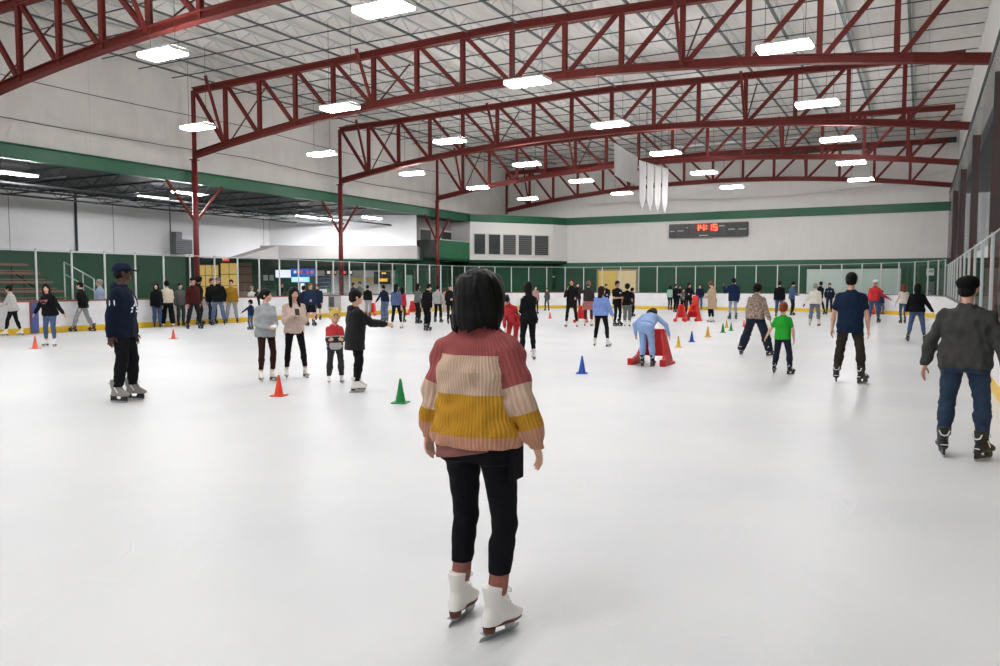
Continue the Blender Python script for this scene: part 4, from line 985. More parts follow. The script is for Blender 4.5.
def person(px, py, top, az, label, H=None, sex='m', g=1.0, w=1.0, lean=0, side=0, twist=0, feet=None, arms=('hang', 'hang'), head=(0, 0), hf=None, tone='light',
           hair=('short', 'black'), shirt=None, pants=None, boots=('figure', 'white'), hats=(), extra=None, xy=None, legf=None, curl=.38, face=None, hip=(0, 0), vox=None, knee=None, group=None, lift=None, z0=0.0, gloves=None, armk=1.0):
    g0 = np.array([xy[0], xy[1], 0.0]) if xy is not None else atz(px, py, 0)
    if xy is None: g0 = on_ice(g0)
    D = math.hypot(g0[0], g0[1]); ppm = FPX/((g0-CP)@FW)
    lift = (.072 if boots and boots[0] in ('figure', 'hockey') else .0) if lift is None else lift
    if H is None:
        d = ray(px, top); zt_ = HC+d[2]*D/math.hypot(d[0], d[1]); H = zt_-z0-lift
    s = H/1.7; kid = H < 1.42; hf = hf or (.134 if not kid else (.150 if H > 1.2 else .165)); hh = hf*H; hs = hh/.228
    sk = lift/max(.072, 1e-6) if lift else 0
    ssc = max(.62, min(1.12, s*(1.0 if sex == 'm' else .94)))          # skate / foot scale
    lift *= ssc if lift else 1
    yaw0 = math.atan2(-g0[0], g0[1]); rz = yaw0-math.radians(az)
    root = thing('person', label, 'person', (g0[0], g0[1], z0), rz, group)
    vb = vox or float(np.clip(.8/ppm, .0055, .0125)); vg = float(np.clip(1.0/ppm, .0048, .0145)); hi = ppm > 62
    # ---- joints
    legf = legf or (.52 if not kid else .50)
    feet = feet or ((-.10, 0, 6), (.10, 0, 6)); hipw = .088*s*w
    T = rotm('z', twist)@rotm('y', side)@rotm('x', -lean)
    ank = []; LT, LS = .245*H*legf/.52, .235*H*legf/.52
    for q, sg in zip(feet, (-1, 1)):
        fy = -sg*math.radians(q[2]); zl = q[3] if len(q) > 3 else 0
        ank.append((np.array([q[0]*s, q[1]*s, lift+.045*H+zl]), fy))
    pc = np.array([(ank[0][0][0]+ank[1][0][0])/2+hip[0]*s, (ank[0][0][1]+ank[1][0][1])/2+hip[1]*s])
    zs = []
    for (a, fy), sg in zip(ank, (-1, 1)):
        dx = math.hypot(pc[0]+sg*hipw-a[0], pc[1]-a[1]); zs.append(a[2]+math.sqrt(max((LT+LS)**2*.992-dx*dx, .05)))
    P = np.array([pc[0], pc[1], min(min(zs), lift+legf*H)]); kd = []
    hips = [P+np.array([sg*hipw, 0, 0]) for sg in (-1, 1)]
    for i in (0, 1):
        a, fy = ank[i]; v = a-hips[i]; L = min(np.linalg.norm(v), (LT+LS)*.9999); c = (LT*LT-LS*LS+L*L)/(2*L); hgt = math.sqrt(max(LT*LT-c*c, 0)); u = v/np.linalg.norm(v)
        f = np.array([-math.sin(fy), math.cos(fy), .0]); f = nrm(f-u*(f@u)); kd.append(hips[i]+u*c+f*hgt)
    ts = (H*(1-legf)-hh)/(.816-.228)                                   # torso scale
    sh_up = .432*ts; shw = .168*s*w*(1.0 if sex == 'm' else .9)
    if kid: shw *= .95
    upv = T@np.array([0, 0, 1.0]); nb = P+upv*.53*ts
    hd = rotm('z', twist*.6)@rotm('x', -lean*.55); Rh = hd@rotm('z', head[0])@rotm('x', -head[1])
    if lean > 50: Rh = T@rotm('z', head[0])@rotm('x', -head[1])
    Hc = nb+T@np.array([0, 0, 1.])*.04*ts+Rh@np.array([0, .012*hs, .018*ts+.5*hh])
    A = []
    UL, FL, HS = .165*H*(1 if not kid else .95)*armk, .146*H*(1 if not kid else .95)*armk, s*(1.0 if sex == 'm' else .9)
    for i, sg in enumerate((-1, 1)):
        a = ARM[arms[i]] if isinstance(arms[i], str) else arms[i]
        S = P+T@np.array([sg*shw, -.012*s, sh_up]); cv = lambda q: nrm(T@np.array([sg*q[0], q[1], q[2]]))
        E_ = S+cv(a[0])*UL; d = cv(a[1]); W = E_+d*FL
        inw = T@np.array([-sg*1.0, -.15, -.45*max(0, a[1][1])]); n = nrm(inw-d*(inw@d)); sv = np.cross(n, d)*1.0
        fwdv = T@np.array([0, 1.0, .6]); sv = sv if sv@fwdv > 0 else -sv
        A.append(dict(S=S, E=E_, W=W, d=d, n=n, s=sv, sg=sg))
    tor = [(z*ts, a*s*w*(g if z < .3 else 1+(g-1)*.45), b*s*(g if z < .42 else 1), y*s) for z, a, b, y in TORSO['f' if sex == 'f' else 'm']]
    if kid: tor = [(z, a*.93, b*1.0, y) for z, a, b, y in tor]
    allp = [Hc+Rh@np.array([x, y, z])*hs for x in (-.12, .12) for y in (-.13, .15) for z in (-.13, .13)]+[a_[0] for a_ in ank]+[q['W']+q['d']*.2*s for q in A]+[q['E'] for q in A]+kd+[P+np.array([x*s*g, y*s*g, 0]) for x in (-.22, .22) for y in (-.17, .17)]
    lo, hi_ = np.min(allp, 0)-.05, np.max(allp, 0)+.05; lo[2] = max(lo[2]-.06, lift*.6)
    # ---- body
    F = Fld(lo, hi_, vb); lg = .92
    F.loft(P, T, [(z, a*lg, b*lg, y) for z, a, b, y in tor], .03)
    for i in (0, 1):
        q = A[i]; F.cap(P+T@np.array([0, -.01*s, .455*ts]), q['S'], .055*s, .047*s, .03)
        F.cap(q['S'], q['E'], .047*s*g**.5, .036*s*g**.4, .02); F.cap(q['E'], q['E']+(q['W']-q['E'])*.35, .036*s, .038*s*g**.4, .012); F.cap(q['E']+(q['W']-q['E'])*.35, q['W'], .037*s, .0245*s, .012)
        hand(F, q['W'], q['d'], q['n'], q['s'], HS, curl if not isinstance(curl, tuple) else curl[i], fmin=vb*.62)
        F.cap(hips[i], kd[i], .082*s*g**.7, .05*s*g**.4, .04); F.cap(kd[i], ank[i][0], .05*s*g**.4, .034*s, .02)
        kk = kd[i]+(ank[i][0]-kd[i])*.3; bk = nrm(np.array([math.sin(ank[i][1]), -math.cos(ank[i][1]), 0])); F.ell(kk+bk*.014*s, (.046*s, .05*s, .1*s), .03)
        f = np.array([-math.sin(ank[i][1]), math.cos(ank[i][1]), 0]); F.cap(ank[i][0]-np.array([0, 0, .03*s]), ank[i][0]+f*.10*ssc-np.array([0, 0, .045*s]), .03*s, .022*s, .02)
    hp = lambda x, y, z: Hc+Rh@np.array([x, y, z])*hs
    F.cap(P+upv*.47*ts, hp(0, -.02, -.05), .052*s*(1 if sex == 'm' else .86), .05*hs*(1 if sex == 'm' else .86), .025)
    F.ell(hp(0, -.012, .03), np.array([.076, .097, .086])*hs, .02, Rh); F.ell(hp(0, .022, -.048), np.array([.058, .066, .068])*hs, .03, Rh)
    if ppm > 24:
        F.ell(hp(0, .07, -.096), np.array([.022, .018, .016])*hs, .02, Rh)
        F.cap(hp(-.038, .078, .024), hp(.038, .078, .024), .010*hs, .010*hs, .014)
        for sg in (-1, 1):
            F.ell(hp(sg*.032, .093, .003), np.array([.018, .012, .011])*hs, .008, Rh, sub=True); F.ell(hp(sg*.08, -.006, -.012), np.array([.011, .022, .033])*hs, .008, Rh)
            F.ell(hp(sg*.038, .064, -.03), np.array([.024, .022, .022])*hs, .02, Rh)
        F.cap(hp(0, .088, .012), hp(0, .109, -.028), .008*hs, .0135*hs, .01); F.ell(hp(0, .098, -.033), np.array([.019, .012, .010])*hs, .008, Rh)
        F.ell(hp(0, .086, -.062), np.array([.025, .010, .011])*hs, .008, Rh)
    body = link('body', F.mesh('body'), skin(tone), root)
    if face is None: face = abs(az+0*1) > 55 and ppm > 24 and lean < 50
    if face:
        for sg in (-1, 1):
            b = MB(); b.lathe([(.0125*math.sin(t)*hs, -.0125*math.cos(t)*hs) for t in np.linspace(.05, PI-.05, 8)], 10); e = b.build('eye', eyew, body, True); e.location = tuple(hp(sg*.032, .0655, .002))
            b = MB(); b.lathe([(.0068*math.sin(t)*hs, -.0068*math.cos(t)*hs) for t in np.linspace(.05, PI-.05, 6)], 8); e2 = b.build('iris', eyed, e, True); e2.location = tuple(Rh@np.array([0, .0078, 0])*hs)
        b = MB()
        for sg in (-1, 1):
            ps = [hp(sg*.016, .0885, .021), hp(sg*.032, .0875, .027), hp(sg*.048, .077, .021)]; b.path(ps, .0038*hs, 6)
        b.build('eyebrows', hairm(hair[1] if hair[1] in HAIRC else 'black'), body, True)
        b = MB(); b.path([hp(-.022, .088, -.062), hp(-.008, .0955, -.0605), hp(.008, .0955, -.0605), hp(.022, .088, -.062)], .0045*hs, 6); b.path([hp(-.016, .0905, -.067), hp(0, .0965, -.0695), hp(.016, .0905, -.067)], .005*hs, 6); b.build('lips', lipm, body, True)
    # ---- trousers
    pk, pcol, pmat = pants[0], pants[1], (pants[2] if len(pants) > 2 else 'denim')
    R = {'slim': (.092, .058, .050, .040), 'straight': (.098, .068, .064, .058), 'wide': (.104, .092, .094, .092), 'shorts': (.108, .092, 0, 0)}[pk]
    pl = {'slim': .008, 'straight': .014, 'wide': .018, 'shorts': .016}[pk]
    F = Fld(lo, np.array([hi_[0], hi_[1], P[2]+.22*s]), vg)
    F.loft(P, rotm('z', twist*.3)@rotm('x', -lean*(.35 if lean < 30 else .8)), [(z, a+pl*s, b+pl*s, y) for z, a, b, y in tor if z < .14*ts], .03)
    for i in (0, 1):
        F.ell(hips[i]+np.array([0, -.035*s, -.02*s]), np.array([.086, .085, .10])*s*g, .04)
        a = ank[i][0]; kx = kd[i]; bk = np.array([math.sin(ank[i][1]), -math.cos(ank[i][1]), 0])
        if pk == 'shorts': F.cap(hips[i], kx+np.array([0, 0, .02]), R[0]*s*g, R[1]*s*g, .03); continue
        hx = pants[3] if len(pants) > 3 else 0.0; hem = ({'slim': .085, 'straight': .055, 'wide': .02}[pk] if boots[0] in ('figure', 'hockey') else 0.0)+hx
        e = a+nrm(kx-a)*hem*ssc
        F.cap(hips[i], kx, R[0]*s*g**.8, R[1]*s*g**.5, .03); F.cap(kx, kx+(e-kx)*.4, R[1]*s*g**.5, R[2]*s*1.06*g**.4, .02); F.cap(kx+(e-kx)*.4, e, R[2]*s*1.06*g**.4, max(R[3]*s, (.05*ssc if pk == 'slim' else .058*ssc)+(.007 if hx else 0)), .02)
        F.ell(kx+(a-kx)*.3+bk*.012*s, np.array([R[2], R[2]*1.06, .1])*s, .03)
    F.noise(.004*s if pk == 'slim' else .009*s, .11*s, int(px*7+py), (1, 1, 1.4))
    if pk == 'shorts': F.cut((0, 0, -1), -(kd[0][2]+.02*s))
    else:
        hz = ank[0][0][2]+hx+({'slim': .085, 'straight': .05, 'wide': -.02}[pk] if boots[0] in ('figure', 'hockey') else -.04)*ssc; F.cut((0, 0, -1), -hz)
    tname = {'slim': 'leggings', 'shorts': 'shorts'}.get(pk, 'trousers') if pmat != 'denim' else ('jeans' if pk != 'shorts' else 'shorts')
    link(tname, F.mesh(tname), cloth(tname+pcol, pcol, pmat), root)
    # ---- top
    kind, scol, smat = shirt[0], shirt[1], (shirt[2] if len(shirt) > 2 else 'knit')
    o = dict(shirt[3]) if len(shirt) > 3 else {}
    loose = o.get('loose', {'sweater': .030, 'hoodie': .038, 'tee': .020, 'jacket': .036, 'coat': .045, 'top': .010, 'puffer': .06, 'jumpsuit': .022}[kind]); hem = o.get('hem', {'coat': -.45, 'jumpsuit': -.02, 'top': -.04, 'tee': -.10}.get(kind, -.09)); short = o.get('short', kind == 'tee')
    F = Fld(lo, np.array([hi_[0], hi_[1], max(hi_[2]-.02, nb[2]+.2*s)]), vg)
    st = []
    for z, a, b, y in tor:
        if z > .50*ts: st.append((z, a+.010*s, b+.010*s, y)); continue
        lz = loose*s*(1 if z < .4*ts else .6)
        st.append((z, a+lz, b+lz, y))
    wa = max(r[1] for r in st if r[0] < .1*ts)*o.get('hemw', .98); wbk = max(r[2] for r in st if r[0] < .1*ts)*o.get('hemw', .98); ca = max(r[1] for r in st if .25*ts < r[0] < .45*ts)
    bx = o.get('box', .75 if kind not in ('top',) else .15)
    st = [(z, a+(max(a, min(ca, wa*1.05)*.97)-a)*bx if z < .3*ts else a, b+(max(b, wbk*.95)-b)*bx if z < .3*ts else b, y) for z, a, b, y in st]
    st = [(z, max(a, r_[1]+(pl+.018)*s) if z < .13*ts else a, max(b, r_[2]+(pl+.022)*s) if z < .13*ts else b, y-(.012*s if z < .13*ts else 0)) for (z, a, b, y), r_ in zip(st, tor)]
    if hem*s < st[0][0]:
        st = [(hem*s, st[0][1]*o.get('flare', 1.06), st[0][2]*o.get('flare', 1.06), st[0][3])]+st
    else: st = [r for r in st if r[0] > hem*s+.012]; st = [(hem*s, wa*.97, wbk*.97, st[0][3]), (hem*s+.03*s, wa, wbk, st[0][3])]+[r for r in st if r[0] > hem*s+.04*s]
    if kind == 'coat' and lean < 20:
        F.loft(P, T, [r for r in st if r[0] > -.12*s], .02); F.loft(P, rotm('x', -lean*.3), [r for r in st if r[0] < .08*s], .03)
    else: F.loft(P, T, st, .02)
    if sex == 'f' and not kid:
        for sg in (-1, 1): F.ell(P+T@np.array([sg*.068*s, (.085+loose*.5)*s, .33*ts]), np.array([.062, .05, .06])*s, .04, T)
    sl_r = o.get('sleeve', {'tee': .062, 'top': .046, 'coat': .068, 'puffer': .082, 'jacket': .063, 'hoodie': .064, 'sweater': .060, 'jumpsuit': .058}[kind])*s*g**.4
    for q in A:
        F.cap(P+T@np.array([q['sg']*.045*s, -.012*s, (.468+o.get('trap', 0))*ts]), q['S'], .058*s+o.get('trap', 0)*.5, sl_r*.98, .03)
        if short:
            m = q['S']+(q['E']-q['S'])*.62; F.cap(q['S'], m, sl_r*1.03, sl_r*1.02, .025)
        else:
            c0 = q['E']+(q['W']-q['E'])*.86; c1 = q['W']+q['d']*o.get('cuffx', .012)*s
            F.cap(q['S'], q['E'], sl_r*1.02, sl_r*.9, .012); F.cap(q['E'], c0, sl_r*.9, sl_r*o.get('cuffr', .74), .010); F.cap(c0, c1, sl_r*.60, max(.033*s, sl_r*.5), .01)
    if kind in ('hoodie', 'puffer') or o.get('hood'):
        F.ell(P+T@np.array([0, -.078*s, .505*ts]), np.array([.105, .06, .075])*s, .02, T@rotm('x', 20)); F.cap(P+T@np.array([-.07*s, -.03*s, .505*ts]), P+T@np.array([0, .075*s, .45*ts]), .034*s, .026*s, .02); F.cap(P+T@np.array([.07*s, -.03*s, .505*ts]), P+T@np.array([0, .075*s, .45*ts]), .034*s, .026*s, .02)
    elif kind in ('jacket', 'coat'):
        F.loft(P, T, [(.47*ts, .085*s, .078*s, -.012*s), (.575*ts, .070*s, .074*s, -.004*s)], .015)
    elif kind == 'sweater': F.loft(P, T, [(.48*ts, .082*s, .072*s, -.012*s), (.545*ts, .064*s, .066*s, -.008*s)], .02)
    if o.get('scarf'): F.ell(P+upv*.53*ts, np.array([.1, .1, .055])*s, .02)
    if lean > 25 and kind != 'coat': F.noise(.006*s, .13*s, int(px*3+py*5), (1, 1, .8))
    else: F.noise(o.get('fold', .010)*s, .14*s, int(px*3+py*5), (1.3, 1.3, .8))
    if kind == 'puffer':
        pass
    nh = -upv if (kind != 'coat') else np.array([0, 0, -1.0]); F.cut(nh, nh@(P+upv*hem*s) if kind != 'coat' else -(P[2]+hem*s))
    nmz = {'tee': 't_shirt', 'top': 'fitted_top', 'puffer': 'puffer_coat', 'coat': 'long_coat', 'jumpsuit': 'blue_top'}.get(kind, kind)
    topo = link(nmz, F.mesh(nmz), None, root)
    me = topo.data; co = np.zeros(len(me.vertices)*3, np.float32); me.vertices.foreach_get('co', co); co = co.reshape(-1, 3)
    tm = scol if not isinstance(scol, str) else cloth(nmz+scol, scol, smat); me.materials.append(tm)
    if o.get('bands'):
        # length coordinates for the knitted-in stripes: torso height, or distance along the sleeve (+10)
        loc = (co-P)@T; val = loc[:, 2]/ts; sta = np.array(st); ea, eb, ey = [np.interp(loc[:, 2], sta[:, 0], sta[:, q]) for q in (1, 2, 3)]; dt = np.abs((np.sqrt((loc[:, 0]/ea)**2+((loc[:, 1]-ey)/eb)**2)-1)*np.minimum(ea, eb)); rib = np.arctan2(loc[:, 0], -loc[:, 1])*.19*s; best = np.full(len(co), 9.0); arm = np.zeros(len(co)); isa = np.zeros(len(co)); nst = np.full(len(co), 9.0)
        for q in A:
            L1 = np.linalg.norm(q['E']-q['S']); L2 = np.linalg.norm(q['W']-q['E'])
            for a, b, r0, base, Ls in ((q['S'], q['E'], sl_r*1.08, 0, L1), (q['E'], q['W'], sl_r*.86, L1, L2)):
                ab = b-a; t = np.clip((co-a)@ab/(ab@ab), 0 if base else .0, 1.15); dd = np.linalg.norm(co-a-t[:, None]*ab, axis=1)
                sgx = (loc[:, 0]*q['sg'] > shw*o.get('seam', 1.0)) if base == 0 else np.ones(len(co), bool)
                nr = dd < nst; nst = np.where(nr, dd, nst); arm = np.where(nr, (base+t*Ls)/(L1+L2), arm); m = (dd < r0*1.28) & (dd < best) & sgx & ((t > .0) | (base > 0)) & ((np.abs(dd-r0*.95) < dt+.013) | (dt > .03)); best = np.where(m, dd, best); isa = np.where(m, 1.0, isa)
                ang = np.arctan2((co-a)@q['s'], (co-a)@q['n']); rib = np.where(m, ang*.055*s, rib)
        for nm_, ar in (('band', val), ('rib', rib), ('arm', arm), ('isarm', isa)):
            at = me.attributes.new(nm_, 'FLOAT', 'POINT'); at.data.foreach_set('value', ar.astype(np.float32))
    # ---- hair and headwear
    hk, hc = hair[0], hair[1]; hm = hairm(hc)
    hl = dict(hair[2]) if len(hair) > 2 else {}
    if hk != 'none':
        ln = hl.get('len', .30); R2 = np.array([.16, .19, .16])*hs
        Fh = Fld(Hc-R2-np.array([0.03, .10, ln*1.0+.02]), Hc+R2+np.array([.03, .08, .02]), float(np.clip(.8/ppm, .005, .011)))
        t = (.007 if hats else .014) if hk != 'curly' else .034
        if hk == 'bob':
            Fh.ell(hp(0, -.014, .004), np.array([.112, .124, .112])*hs, .02, Rh); Fh.loft(Hc, Rh, [(-ln, .108*hs, .088*hs, -.035*hs), (-ln*.85, .122*hs, .102*hs, -.027*hs), (-.09, .124*hs, .114*hs, -.02*hs), (-.01, .113*hs, .120*hs, -.016*hs)], .02, 2.0)
            rg = np.random.default_rng(3)
            for q in range(34):
                an = -PI*(.0+q/33.0*1.0)*1.25+PI*.125; x, y = math.cos(an), math.sin(an); l2 = ln+.002+.034*rg.random()
                Fh.cap(hp(.104*x, -.030+.085*y, -ln*.75), hp(.112*x, -.034+.088*y, -l2), .020*hs, .006*hs, .008)
            Fh.ell(hp(0, .135, -.06), np.array([.07, .09, .13])*hs, .02, Rh, sub=True); Fh.noise(.005*hs, .07, 5, (1, 1, .12), 5); Fh.noise(.0022*hs, .022, 9, (1, 1, .06), 5); Fh.noise(.0055*hs, .05, 12, (1, 1, .3), 5)
        else:
            Fh.ell(hp(0, -.014, .034), np.array([.076+t, .097+t, .086+t])*hs, .015, Rh)
            if hk in ('short', 'curly'): Fh.ell(hp(0, -.05, -.03), np.array([.074+t*.6, .062+t*.6, .06])*hs, .02, Rh)
            if hk in ('long', 'pony', 'bun'): Fh.ell(hp(0, -.035, -.02), np.array([.080, .085, .075])*hs, .02, Rh)
            if hk == 'long':
                dn = np.array([0, 0, -1.0]) if lean < 35 else nrm(T@np.array([-.12, -.22, -1])); bkv = Rh@np.array([0, -1, 0]); bkv = nrm(np.array([bkv[0], bkv[1], 0])) if lean < 35 else T@np.array([0, -1., 0])
                sdv = nrm(np.cross(bkv, dn))
                for u in (-1, -.5, 0, .5, 1):
                    a0 = hp(u*.055, -.06+.02*abs(u), .02); a1 = a0+dn*ln*.5+sdv*0+bkv*(.028 if abs(u) < .8 else .01)*hs; a2 = a0+dn*ln*(1-.12*abs(u))+bkv*.012*hs+Rh@np.array([u*.012, 0, 0])
                    Fh.cap(a0, a1, .042*hs, .036*hs, .03); Fh.cap(a1, a2, .036*hs, .018*hs, .03)
                fr = hl.get('front', 0)
                for sg in (-1, 1):
                    b0 = hp(sg*.07, .005, .02); b1 = hp(sg*.083, -.005+fr*.03, -.09); Fh.cap(b0, b1, .028*hs, .030*hs, .02)
                    if fr: Fh.cap(b1, b1+dn*ln*.75+Rh@np.array([-sg*.005, .045, 0]), .036*hs, .026*hs, .02)
            if hk == 'pony': Fh.cap(hp(0, -.10, .03), hp(0, -.15, -.04), .028*hs, .030*hs, .02); Fh.cap(hp(0, -.15, -.04), hp(0, -.125, -.04)+np.array([0, 0, -ln*.7]), .03*hs, .012*hs, .02)
            if hk == 'bun': Fh.ell(hp(0, -.10, .075), np.array([.042, .042, .04])*hs, .015, Rh)
            # face opening, ears, nape
            Fh.ell(hp(0, .118, -.038), np.array([.066, .068, .104])*hs, .012, Rh, sub=True)
            if hk == 'short':
                nn = Rh@np.array([0, .45, -1.0]); Fh.cut(nn, nn@hp(0, -.06, -.082))
                for sg in (-1, 1): Fh.ell(hp(sg*.092, .022, -.05), np.array([.03, .05, .06])*hs, .01, Rh, sub=True)
            if ppm > 20: Fh.noise(.004*hs if hk != 'curly' else .010*hs, .045 if hk != 'curly' else .04, int(px+py), (1, 1, .25) if hk != 'curly' else (1, 1, 1), 5)
        link('hair', Fh.mesh('hair'), hm, root)
    for ht in hats:
        hk2, c2 = ht[0], ht[1]; R2 = np.array([.22, .26, .2])*hs
        Fh = Fld(Hc-R2, Hc+R2, float(np.clip(.8/ppm, .005, .011)))
        if hk2 == 'cap':
            Fh.ell(hp(0, -.014, .036), np.array([.098, .118, .095])*hs, .01, Rh); nn = -(Rh@np.array([0, -.12, 1.0])); Fh.cut(nn, nn@hp(0, 0, .032))
            cp = link('cap', Fh.mesh('cap'), cloth('cap'+c2, c2, 'plain'), root); Fb = Fld(Hc-R2, Hc+R2, float(np.clip(.8/ppm, .004, .009)))
            Fb.ell(hp(0, .125, .034), np.array([.075, .085, .010])*hs, .0, Rh@rotm('x', -8)); link('brim', Fb.mesh('brim'), cloth('cap'+c2, c2, 'plain'), cp)
        elif hk2 == 'beret':
            Fh.ell(hp(0, -.02, .062), np.array([.099, .120, .060])*hs, .02, Rh@rotm('x', 10)); Fh.ell(hp(0, -.014, .03), np.array([.093, .113, .07])*hs, .02, Rh); Fh.cap(hp(-.06, .1, .035), hp(.06, .1, .035), .016*hs, .016*hs, .02)
            nn = -(Rh@np.array([0, -.10, 1.0])); Fh.cut(nn, nn@hp(0, 0, .0)); link('flat_cap', Fh.mesh('flat_cap'), cloth('cap'+c2, c2, 'plain'), root)
        elif hk2 == 'beanie':
            Fh.ell(hp(0, -.014, .045), np.array([.096, .116, .10])*hs, .01, Rh); nn = -(Rh@np.array([0, -.15, 1.0])); Fh.cut(nn, nn@hp(0, 0, .025)); bn_ = link('beanie', Fh.mesh('beanie'), cloth('cap'+c2, c2, 'knit'), root)
        elif hk2 == 'bear':
            Fh.ell(hp(0, -.012, .04), np.array([.102, .122, .108])*hs, .01, Rh); nn = -(Rh@np.array([0, -.1, 1.0])); Fh.cut(nn, nn@hp(0, 0, .012))
            for sg in (-1, 1): Fh.ell(hp(sg*.075, 0, .135), np.array([.036, .022, .036])*hs, .012, Rh)
            bh = link('knit_hat', Fh.mesh('knit_hat'), cloth('cap'+c2, c2, 'knit'), root)
            for nm_, x, z, r_, cc in (('hat_patch', 0, .062, .036, '#3a2a22'), ('hat_patch', 0, .064, .02, '#d8c48c')):
                b = MB(); b.lathe([(r_*hs, -.006), (r_*hs, .006)], 16); q = b.build(nm_, mat('patch'+cc, cc, .8), bh); q.location = tuple(hp(x, .103+(.006 if r_ < .03 else 0), z)); q.rotation_euler = Matrix(Rh.tolist()).to_euler(); q.rotation_euler.rotate_axis('X', PI/2-.25)
        elif hk2 == 'hood':
            Fh.ell(hp(0, -.02, .02), np.array([.105, .125, .12])*hs, .01, Rh); Fh.ell(hp(0, .12, -.02), np.array([.07, .09, .10])*hs, .01, Rh, sub=True); link('hood', Fh.mesh('hood'), cloth('cap'+c2, c2, 'knit'), root)
    if gloves:
        F = Fld(lo, hi_, vb)
        for i in (0, 1):
            if gloves[1][i]: hand(F, A[i]['W'], A[i]['d'], A[i]['n'], A[i]['s'], HS, curl if not isinstance(curl, tuple) else curl[i], .005, fmin=vb*.62); F.cap(A[i]['W']-A[i]['d']*.03*s, A[i]['W']+A[i]['d']*.02, .034*s, .032*s, .01)
        link('gloves', F.mesh('gloves'), cloth('gloves', gloves[0], 'plain'), root)
    # ---- skates or shoes
    bm_ = {'white': whiteleather, 'black': blkboot, 'grey': greyboot, 'brown': mat('brown_skate_boot', '#4a2a22', .5, var=.1), 'cream': mat('cream_skate_boot', '#cfc6b8', .5, var=.05)}[boots[1]]
    for i in (0, 1):
        a, fy = ank[i]
        if boots[0] in ('figure', 'hockey'):
            put_skate(boots[0], hi, root, (a[0]-.0, a[1], (feet[i][3] if len(feet[i]) > 3 else 0)), fy, ssc, bm_, whitepl if len(boots) < 3 else mat('skate_accent'+boots[2], boots[2], .4), tilt=(feet[i][4] if len(feet[i]) > 4 else 0))
        else:
            Fs = Fld((-.08, -.12, 0), (.08, .2, .14), float(np.clip(.8/ppm, .006, .011))); Fs.cap((0, -.035, .045), (0, .11, .035), .042, .036, .02); Fs.ell((0, .09, .04), (.046, .09, .035), .02); Fs.cap((0, -.02, .04), (0, -.02, .11), .044, .044, .02); Fs.cut((0, 0, -1), -.004)
            o2 = link('shoe', Fs.mesh('shoe'), bm_, root); o2.location = (a[0], a[1], z0*0); o2.rotation_euler = (0, 0, fy); o2.scale = (ssc,)*3
    info = dict(root=root, top=topo, P=P, T=T, A=A, s=s, ts=ts, ank=ank, kd=kd, Hc=Hc, Rh=Rh, hs=hs, ssc=ssc, H=H, ppm=ppm, hips=hips, lift=lift)
    PEOPLE.append(info)
    if extra: extra(info)
    return info
def decal(info, o0, right, up, polys, m, name='print', off=.006, obj=None, into=None):
    """flat shapes laid on the cloth: polys are 2D outlines in metres about o0 (person space)"""
    obj = obj or info['top']; me = obj.data; bv = BVHTree.FromPolygons([v.co for v in me.vertices], [p.vertices for p in me.polygons])
    right = Vector(right).normalized(); up = Vector(up).normalized(); nrm_ = Vector(into).normalized() if into is not None else up.cross(right).normalized()
    b = MB(); o0 = Vector(o0)
    for poly in polys:
        pts = []
        for x, y in poly:
            q = o0+right*x+up*y-nrm_*.5; h = bv.ray_cast(q, nrm_, 1.0)
            pts.append((h[0]-nrm_*off) if h[0] is not None else (o0+right*x+up*y))
        b.prism(pts, (0, 0, 0), tuple(nrm_*(off*.7)))
    return b.build(name, m, obj)
